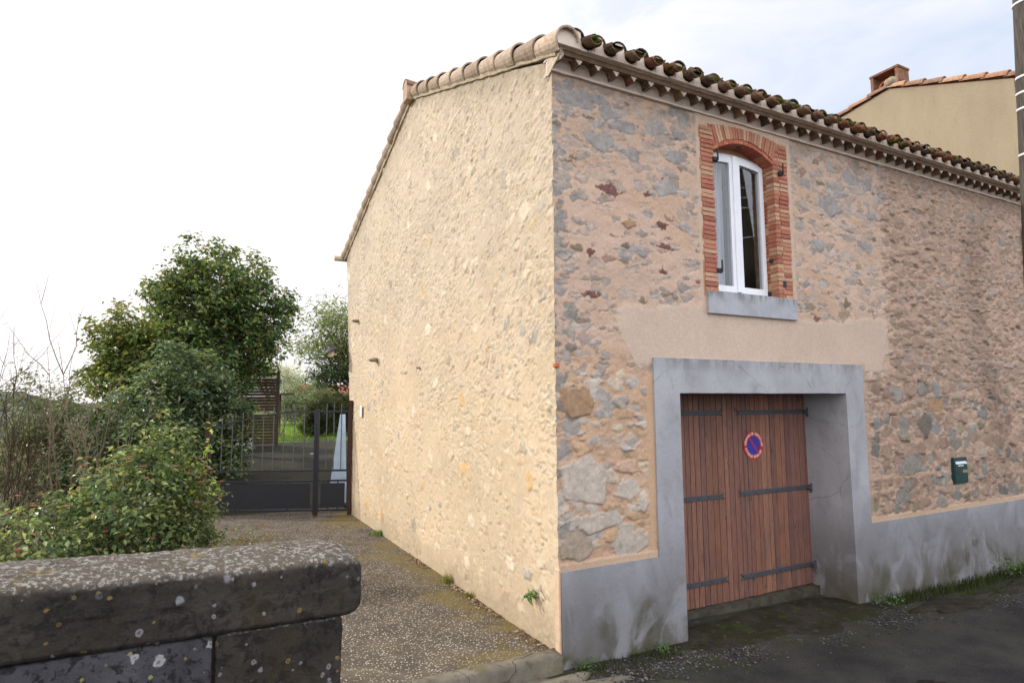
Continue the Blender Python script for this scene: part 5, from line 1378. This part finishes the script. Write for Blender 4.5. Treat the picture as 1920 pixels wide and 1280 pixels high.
plant('laurel_shrub', 'large dark glossy evergreen shrub between the gate and the tall tree', 'shrub', (-3.2, 12.6, -.2),
      [(-3.3, 12.6, 2.7, 1.15, 1.3, 1.2), (-2.6, 12.8, 1.95, .95, 1.1, 1.15), (-4.0, 12.2, 1.7, 1.2, 1.3, 1.2), (-3.1, 12.2, .9, 1.2, 1.1, 1.0), (-4.6, 11.9, .7, 1.2, 1.1, 1.0)], 700, 46, .145,
      [((56, 72, 50), .40), ((74, 92, 62), .30), ((100, 114, 80), .14), ((44, 58, 42), .13), ((108, 108, 60), .03)], 3, .08, clr=.32, asp=.5, shell=.45, twigs=50, multi=3)
plant('laurel_shrub', 'grey green thin evergreen shrub left of the large dark shrub above the bank', 'shrub', (-6.3, 12.6, -1.2),
      [(-6.2, 12.6, 2.2, .95, 1.0, 1.0), (-5.6, 12.2, 1.6, 1.0, 1.0, 1.1), (-6.6, 12.4, 1.0, 1.1, 1.0, 1.0), (-5.7, 12.1, .4, 1.1, 1.0, .9)], 380, 34, .10,
      [((78, 88, 66), .4), ((96, 100, 72), .3), ((60, 74, 52), .3)], 4, .06, clr=.34, shell=.25, twigs=80, multi=3)
plant('viburnum_bush', 'leafy bush with rusty pink flower heads right behind the parapet', 'shrub', (-3.9, 4.2, -.4),
      [(-3.75, 4.4, 1.05, .75, .75, .80), (-4.6, 4.2, .60, .75, .7, .72), (-3.2, 4.6, .95, .50, .6, .66), (-3.5, 4.6, 1.66, .46, .46, .58), (-5.2, 3.8, .15, .7, .7, .60), (-4.2, 3.9, .1, 1.1, .7, .7), (-3.1, 4.5, .25, .5, .6, .55), (-5.7, 3.6, -.1, .6, .6, .5)], 700, 32, .085,
      [((68, 84, 52), .36), ((84, 100, 62), .28), ((112, 126, 80), .14), ((52, 66, 46), .20), ((120, 108, 64), .02)], 5, .035, clr=.22, asp=.55, shell=.45, twigs=140, multi=5, crown='foliage', trunk='stems')
# flower heads of the viburnum
fl_ = MB(); rs = np.random.RandomState(6)
vib = [o for o in bpy.data.objects if o.name == 'viburnum_bush'][0]
heads = []
for (cx, cy, cz, rx, ry, rz_) in [(-3.75, 4.4, 1.05, .75, .75, .80), (-4.6, 4.2, .60, .75, .7, .72), (-3.2, 4.6, .95, .5, .6, .66), (-5.2, 3.8, .15, .7, .7, .60), (-4.2, 3.9, .1, 1.1, .7, .7)]:
    for q in range(13):
        a = rs.uniform(-math.pi*.95, .1); e = rs.uniform(.0, 1.2); heads.append((cx+rx*math.cos(a)*math.cos(e)*1.08, cy+ry*math.sin(a)*math.cos(e)*1.08, cz+rz_*math.sin(e)*1.08))
for (x_, y_, z_) in heads:
    for q in range(18):
        a = rs.uniform(0, 6.3); r_ = .035*math.sqrt(rs.rand()); s = rs.uniform(.004, .007)
        fl_.box(x_+r_*math.cos(a)-s, x_+r_*math.cos(a)+s, y_+r_*math.sin(a)-s, y_+r_*math.sin(a)+s, z_-s*.7+rs.uniform(-.006, .006), z_+s, L3(*[(158, 108, 92), (140, 90, 78), (176, 128, 104)][rs.randint(3)]))
M_flower = simple('flower_bud', (160, 110, 92), .85, .15, .15, 60)
fl_.build('flower_heads', M_flower, vib, fix=False)
# young bright shoots rising out of the bush
rs = np.random.RandomState(61)
def shoots(name, label, cat, stems, size, cols, seed, r0=.008, per=16, asp=.4, parent=None):
    rs = np.random.RandomState(seed); root = empty(name, stems[0][0], label, cat); tb = MB(); P = []; O = []
    for (a, e) in stems:
        pts = branch_pts(a, e, rs, .10, 8, .05); tb.tube(pts, list(np.linspace(r0, .002, 8)), 5, cap=False)
        A = np.array(pts)
        for q in range(per):
            t = rs.uniform(.15, 1)*6.99; i_ = int(t); p_ = A[i_]+(A[i_+1]-A[i_])*(t-i_); P.append(p_); O.append(rs.normal(0, 1, 3))
    V, F, Cv = leaf_cloud(np.array(P), size, rs, cols, .4, asp, out=np.array(O)*.6)
    link('foliage', quads_mesh('foliage', V, F, Cv, False), M_leaf, root); tb.build('stems', M_barkpale, root, True, fix=False)
    return root
shoots('young_shrub', 'bright green upright shoots with broad leaves rising beside the gate', 'shrub',
       [((-3.2+rs.uniform(-.3, .3), 5.0+rs.uniform(-.2, .3), .3), (-3.15+rs.uniform(-.45, .4), 5.1+rs.uniform(-.3, .3), rs.uniform(1.2, 2.15))) for q in range(13)], .11,
       [((110, 138, 56), .4), ((88, 116, 48), .4), ((136, 150, 72), .2)], 62, .010, 22, .42)
shoots('bramble', 'straggly bramble trailing over the drive in front of the gate', 'bramble',
       [((-2.9+rs.uniform(-.2, .3), 5.6+rs.uniform(-.8, .8), .05), (-1.85+rs.uniform(-.6, .45), 6.0+rs.uniform(-.9, 1.0), rs.uniform(.02, .32))) for q in range(15)], .05,
       [((74, 92, 50), .4), ((110, 122, 70), .2), ((120, 84, 56), .2), ((92, 104, 60), .2)], 63, .005, 26, .5)
# dead tangled grass and stalks in front of the bush
rs = np.random.RandomState(64); gV = []; gF = []; gC_ = []
def blades(n, rect, zf, h, w, cols, rs, lean=.5):
    x = rs.uniform(rect[0], rect[1], n); y = rs.uniform(rect[2], rect[3], n); z = zf(x, y); a = rs.uniform(0, 6.3, n); H = h*rs.uniform(.4, 1.3, n); ln = lean*rs.uniform(.1, 1, n)*H; b_ = rs.uniform(0, 6.3, n)
    sx = np.cos(a)*w; sy = np.sin(a)*w
    P0 = np.stack([x-sx, y-sy, z-.02], 1); P1 = np.stack([x+sx, y+sy, z-.02], 1); M1 = np.stack([x+np.cos(b_)*ln*.35+sx*.7, y+np.sin(b_)*ln*.35+sy*.7, z+H*.6], 1); M0 = M1-np.stack([sx*1.4, sy*1.4, 0*x], 1)
    T_ = np.stack([x+np.cos(b_)*ln, y+np.sin(b_)*ln, z+H*.95], 1)
    V = np.stack([P0, P1, M1, M0, T_], 1).reshape(-1, 3); i = np.arange(n)*5
    F = [tuple(q) for q in np.stack([i, i+1, i+2, i+3], 1)]+[tuple(q) for q in np.stack([i+3, i+2, i+4], 1)]
    c_ = np.repeat(np.array([L3(*k_) for k_ in cols])[rs.randint(len(cols), size=n)]*rs.uniform(.8, 1.2, (n, 1)), 5, 0)
    return V, F, c_
def grass_obj(name, label, cat, sets, kind=None, parent=None, group=None):
    V = []; F = []; Cc = []; o_ = 0
    for (v, f, c_) in sets:
        V.append(v); F += [tuple(int(q)+o_ for q in t) for t in f]; Cc.append(c_); o_ += len(v)
    ob = link(name, quads_mesh(name, np.concatenate(V), F, np.concatenate(Cc), False), M_grass, parent); return tag(ob, label, cat, group, kind)
straw = [(168, 148, 112), (146, 124, 92), (186, 168, 132), (110, 104, 60)]
grn = [(50, 64, 34), (64, 80, 38), (44, 54, 32), (80, 92, 46), (74, 68, 46)]
grass_obj('dry_grass', 'dry straw coloured grass and stalks between the parapet and the bush', 'grass', [blades(1500, (-4.2, -2.7, 2.6, 4.6), lambda x, y: -.35+0*x, .62, .005, straw, rs, 1.0)], 'stuff')
lawnz = lambda x, y: .95+.012*(y-18.3)
grass_obj('lawn_grass', 'bright green lawn behind the gate', 'grass', [blades(16000, (-1, 12, 18.6, 34), lawnz, .10, .012, [(112, 142, 58), (126, 156, 66), (98, 124, 54), (138, 160, 80)], rs, .6)], 'stuff')
# bare twiggy saplings at the far left
def bare(name, label, base, H, n, seed, mat, spread=.5, sub=5, r0=.022):
    rs = np.random.RandomState(seed); root = empty(name, base, label, 'shrub' if name != 'bare_tree' else 'tree', 'bare saplings on the bank' if name != 'bare_tree' else None); tb = MB(); base = np.array(base)
    for i in range(n):
        a = rs.uniform(0, 6.3); d = rs.uniform(.1, spread)*H*.55; e = base+np.array([math.cos(a)*d, math.sin(a)*d, H*rs.uniform(.55, 1.0)])
        pts = branch_pts(base+rs.normal(0, .10, 3)*[1, 1, 0], e, rs, .10, 9, .04); rr = r0*rs.uniform(.5, 1); tb.tube(pts, list(np.linspace(rr, .003, 9)), 5, cap=False); A = np.array(pts)
        for q in range(sub):
            i_ = rs.randint(2, 8); st_ = A[i_]; dr_ = (A[min(i_+1, 8)]-A[i_-1]); dr_ /= np.linalg.norm(dr_); L = H*rs.uniform(.12, .32)
            v_ = dr_+rs.normal(0, .38, 3); v_[2] = abs(v_[2])+.2; e2 = st_+v_/np.linalg.norm(v_)*L; p2 = branch_pts(st_, e2, rs, .12, 6); tb.tube(p2, list(np.linspace(rr*.45, .002, 6)), 4, cap=False); B = np.array(p2)
            for w_ in range(3):
                s2 = B[rs.randint(2, 5)]; v2 = v_/np.linalg.norm(v_)+rs.normal(0, .45, 3); tb.tube(branch_pts(s2, s2+v2/np.linalg.norm(v2)*L*.4, rs, .1, 4), [.003, .0025, .002, .0012], 3, cap=False)
    tb.build('stems', mat, root, True, fix=False); return root
bare('bare_sapling', 'dark bare upright sapling at the far left edge', (-6.3, 7.2, -1.6), 4.75, 13, 71, M_barkdark, .34, 9, .018)
bare('bare_sapling', 'bare sapling with straight whips right of the far left one', (-5.75, 7.6, -1.6), 4.7, 9, 72, M_barkdark, .22, 9, .018)
bare('bare_sapling', 'pale grey bare sapling in front of the dark evergreen shrubs', (-4.7, 7.9, -1.2), 4.8, 10, 73, M_barkpale, .6, 6, .026)
bare('bare_sapling', 'low tangle of thin brown twigs at the foot of the left bank', (-5.8, 6.0, -1.4), 2.8, 26, 74, M_barkpale, .9, 5, .012)
bare('bare_sapling', 'wide brown twiggy thicket behind the far left saplings', (-8.3, 11.5, -2.0), 4.5, 30, 75, M_barkdark, 1.1, 6, .02)
plant('ivy_thicket', 'low yellowish green thicket at the foot of the bare saplings', 'shrub', (-6.3, 8.2, -1.9),
      [(-6.5, 8.2, -.6, 1.4, 1.0, .75), (-5.2, 8.0, -.4, 1.1, .9, .8), (-7.6, 8.4, -.5, 1.2, 1.0, .7)], 240, 26, .07, [((92, 98, 46), .4), ((70, 80, 42), .35), ((124, 116, 66), .25)], 76, .02, clr=.3, shell=.2, twigs=40, multi=3, crown='foliage', trunk='stems')
# behind the house, right of the round tree
plant('ash_tree', 'light airy pale green tree reaching out from behind the gable', 'tree', (2.6, 14.6, .3),
      [(.35, 12.6, 4.6, 1.0, 1.0, .85), (-.15, 12.4, 3.9, .75, .8, .55), (.6, 12.4, 3.9, .8, .8, .6), (2.0, 13.6, 4.8, 1.6, 1.2, 1.4)], 340, 24, .14,
      [((94, 108, 66), .5), ((76, 94, 54), .3), ((112, 120, 80), .2)], 81, .12, clr=.40, asp=.28, shell=.1, twigs=130, droop=.4)
plant('ivy_clump', 'dark evergreen ivy clump hanging behind the lamp', 'shrub', (2.2, 13.6, .3),
      [(.05, 11.9, 3.12, .42, .45, .30), (.55, 12.0, 3.1, .55, .5, .42), (1.3, 12.4, 3.4, .8, .7, .7)], 170, 30, .10, [((40, 56, 34), .5), ((54, 70, 40), .35), ((72, 86, 50), .15)], 82, .05, clr=.26, shell=.3, twigs=30)
bare('bare_tree', 'thin bare tree with drooping twigs seen against the sky past the slat screen', (.1, 21.5, .95), 4.8, 3, 83, M_barkpale, .9, 8, .04)
plant('olive_tree', 'grey green round olive tree beyond the lawn', 'tree', (3.3, 32.5, 1.1), [(3.3, 32.5, 2.6, 1.9, 1.8, 1.35), (2.0, 32.7, 2.3, 1.3, 1.3, 1.1)], 480, 34, .16, [((92, 106, 80), .5), ((76, 90, 62), .3), ((112, 122, 98), .2)], 84, .12, clr=.42, asp=.3, shell=.3)
plant('rosemary_bush', 'dense dark olive green bush standing on the lawn behind the gate', 'shrub', (2.1, 22.0, 1.0), [(2.1, 22.0, 1.95, .95, .95, 1.0), (2.9, 21.9, 1.9, .8, .8, .9), (1.5, 21.9, 1.5, .55, .6, .55)], 620, 60, .12, [((58, 70, 42), .4), ((44, 54, 34), .35), ((78, 88, 52), .25)], 85, .05, clr=.24, asp=.26, shell=.3, up=.9, crown='foliage', trunk='stems')
plant('pine_tree', 'blue grey hazy tree far behind the slat screen', 'tree', (3.8, 62, 1.0), [(3.6, 62, 5.6, 2.4, 2, 1.6), (1.6, 62, 6.2, 1.6, 1.5, 1.2), (5.6, 62, 4.9, 2.2, 2, 1.5)], 300, 24, .34, [((146, 154, 140), .6), ((124, 134, 120), .4)], 86, .2, clr=.9, asp=.35, shell=.2)
# far wooded ridge at left
rs = np.random.RandomState(90)
xs = np.linspace(-260, 160, 260); vs_ = []
xx, tt = np.meshgrid(xs, np.linspace(0, 1, 24), indexing='ij')
yy = 150+60*tt+.05*xx; hh_ = (5.0+6.5*fbm(xx*.012, xx*0+2, 91, 3)+1.6*fbm(xx*.3, tt*9, 92, 3)+np.clip((-xx-40)*.05, -2, 8))*np.sin(np.clip(tt*1.9, 0, math.pi/2))
zz_ = -10+(hh_+10)*sm(0, .6, tt)
tag(link('hill', quads_mesh('hill', np.stack([xx, yy, zz_], -1).reshape(-1, 3), grid_faces(260, 24)), M_hill), kind='structure')
lobes = []
rs = np.random.RandomState(93)
P = []
for q in range(900):
    x_ = rs.uniform(-75, -7); y_ = rs.uniform(46, 62)+.1*x_; z_ = rs.uniform(-7, 2.9+.5*math.sin(x_*.35)+rs.uniform(-.8, .7)-max(0, (x_+22)*.10))
    P.append(np.array([x_, y_, z_])+rs.normal(0, .8, (40, 3)))
P = np.concatenate(P); V, F, Cv = leaf_cloud(P, .42, rs, [((96, 100, 96), .5), ((78, 84, 80), .3), ((116, 112, 104), .2)], .3, .6)
tag(link('far_wood', quads_mesh('far_wood', V, F, Cv, False), M_leaf), 'dark grey green wood on the far slope at the left', 'wood', None, 'stuff')

# ------------------------------------------------------------------ small growth and debris
rs = np.random.RandomState(101)
dz = lambda x, y: drive_z(x, y)+.01
rzf = lambda x, y: road_z(x, y)+.0
def tuft(name, label, x, y, zf, r_, h, n, cols, w=.0028, lean=1.0, cat='grass tuft', group='weeds along the wall foot'):
    xx_ = rs.normal(0, r_*.4, n)+x; yy_ = rs.normal(0, r_*.4, n)+y
    v, f, c_ = blades(n, (0, 1, 0, 1), zf, h, w, cols, rs, lean)
    # blades() scatters over a square: shift each blade to its place in the tuft
    V = v.reshape(n, 5, 3); c0 = (V[:, 0]+V[:, 1])/2; V = V-c0[:, None]+np.stack([xx_, yy_, zf(xx_, yy_)-.01], 1)[:, None]
    grass_obj(name, label, cat, [(V.reshape(-1, 3), f, c_)], None, None, group)
tuft('grass_tuft', 'yellow green grass tuft at the foot of the gable, the larger of the two', -.07, 2.65, dz, .10, .10, 160, [(134, 132, 66), (104, 116, 48), (160, 150, 96)])
tuft('grass_tuft', 'small yellowish grass tuft at the gable foot nearer the corner', -.06, 1.95, dz, .06, .06, 80, [(134, 132, 66), (120, 124, 60)])
tuft('grass_tuft', 'green weed tuft at the gable foot close to the gate', -.06, 6.0, dz, .16, .07, 120, [(96, 122, 60), (120, 140, 80)], .008)
grass_obj('wall_grass', 'green grass and weeds growing along the foot of the street facade', 'grass',
          [blades(420, (.10, 1.25, -.30, -.05), rzf, .055, .0035, grn, rs), blades(1500, (4.9, 9.2, -.28, -.05), rzf, .11, .004, grn, rs), blades(420, (5.6, 7.9, -.55, -.25), rzf, .05, .004, [(78, 92, 40), (64, 80, 34)], rs), blades(160, (1.5, 1.9, -.2, .1), rzf, .04, .004, grn, rs)], 'stuff')
rs3 = np.random.RandomState(104)
def herb(name, label, x, y, z, r_, size, n, cols, sd, asp=.6, on='x'):
    rs_ = np.random.RandomState(sd); P = rs_.normal(0, 1, (n, 3))*np.array([r_, r_, r_*.4])+np.array([x, y, z+r_*.3])
    V, F, Cv = leaf_cloud(P, size, rs_, cols, .6, asp); tag(link(name, quads_mesh(name, V, F, Cv, False), M_leaf), label, 'weed', None, 'stuff')
hc = [((56, 78, 44), .5), ((76, 100, 52), .3), ((44, 62, 38), .2)]
herb('leafy_weed', 'dark leafy weed patch at the foot of the cement left of the garage door', 1.15, -.12, float(road_z(1.1, -.1))+.02, .07, .035, 130, hc, 105)
herb('leafy_weed', 'low dark weeds right at the foot of the corner of the house', .22, -.10, float(road_z(.2, -.1))+.02, .06, .03, 110, hc, 106)
herb('leafy_weed', 'dark leafy weed growing at the right jamb of the garage door', 4.75, -.12, float(road_z(4.7, -.1))+.02, .12, .04, 170, hc, 107)
herb('leafy_weed', 'taller dark weeds at the far right foot of the facade', 7.9, -.14, float(road_z(7.9, -.1))+.06, .18, .05, 260, hc, 108)
herb('wall_fern', 'little green fern growing out of the gable just above its corner foot', -.06, .42, .42, .035, .07, 70, [((58, 84, 44), .6), ((84, 108, 56), .4)], 109, .3)
# leaf litter and grit along the gable foot: uncountable
lt = MB(); rs = np.random.RandomState(110)
for q in range(900):
    y_ = rs.uniform(.15, 4.0)+rs.choice([0, 0, 2.5])*rs.rand(); x_ = -.02-abs(rs.normal(0, .06)); s = rs.uniform(.003, .014)
    if vn(np.array([y_*2.2]), np.array([0.]), 5)[0] < .42: continue
    M_ = Matrix.Translation((x_, y_, .012+s*.3)) @ Matrix.Rotation(rs.uniform(0, 6.3), 4, 'Z') @ Matrix.Rotation(rs.uniform(-.6, .6), 4, 'X')
    lt.box(-s, s, -s*.6, s*.6, -s*.25, s*.25, L3(*[(120, 98, 74), (92, 74, 58), (150, 130, 104), (104, 80, 66), (170, 154, 130)][rs.randint(5)]), M=M_)
k = NM('litter', .95, .1); k.color(k.attr()); M_lit = k.m
tag(lt.build('leaf_litter', M_lit, None, False, True, fix=False), 'dry leaf litter and crumbs along the gable foot', 'litter', None, 'stuff')
gr = MB()
def pebble(mb, x_, y_, z_, s, col):
    n = 6; vs = []; 
    for k_ in range(3):
        rr = s*(1, .9, .45)[k_]; h = s*(0, .35, .62)[k_]
        for q in range(n): a = 2*math.pi*q/n+rs.uniform(-.3, .3); r2 = rr*rs.uniform(.75, 1.2); vs.append((x_+r2*math.cos(a), y_+r2*math.sin(a), z_+h-s*.15))
    fs = [(k_*n+q, k_*n+(q+1) % n, (k_+1)*n+(q+1) % n, (k_+1)*n+q) for k_ in range(2) for q in range(n)]+[tuple(2*n+q for q in range(n))]
    mb.add(vs, fs, col)
gcols = [(76, 74, 76), (60, 58, 60), (92, 90, 90), (54, 50, 48), (82, 76, 70), (112, 110, 108)]
def strip(n, fxy, smin, smax):
    for q in range(n):
        x_, y_ = fxy(); s = smin+(smax-smin)*rs.rand()**3; pebble(gr, x_, y_, float(road_z(x_, y_))+.002, s, L3(*gcols[rs.randint(6)]))
strip(2600, lambda: (rs.uniform(.2, 2.6), -.36+rs.normal(0, .12)+.06*math.sin(rs.uniform(0, 6))), .004, .016)
strip(2600, lambda: (rs.uniform(1.6, 4.8), rs.normal(-.52, .15)), .002, .013)
strip(1600, lambda: (rs.uniform(4.6, 8.8), rs.normal(-.72, .20)), .003, .016)
strip(2600, lambda: (rs.uniform(-.5, 6), rs.uniform(-2.6, -.6)), .0015, .006)
strip(900, lambda: (rs.uniform(1.6, 4.4), rs.uniform(-.3, .50)), .002, .010)
tag(gr.build('gravel', M_lit, None, False, True, fix=False), 'loose grey gravel along the edge of the road', 'gravel', None, 'stuff')
# road surface patches of concrete repairs
patch('concrete_repair', 2.55, -1.83, .22, .09, .004, M_ramp, 33)
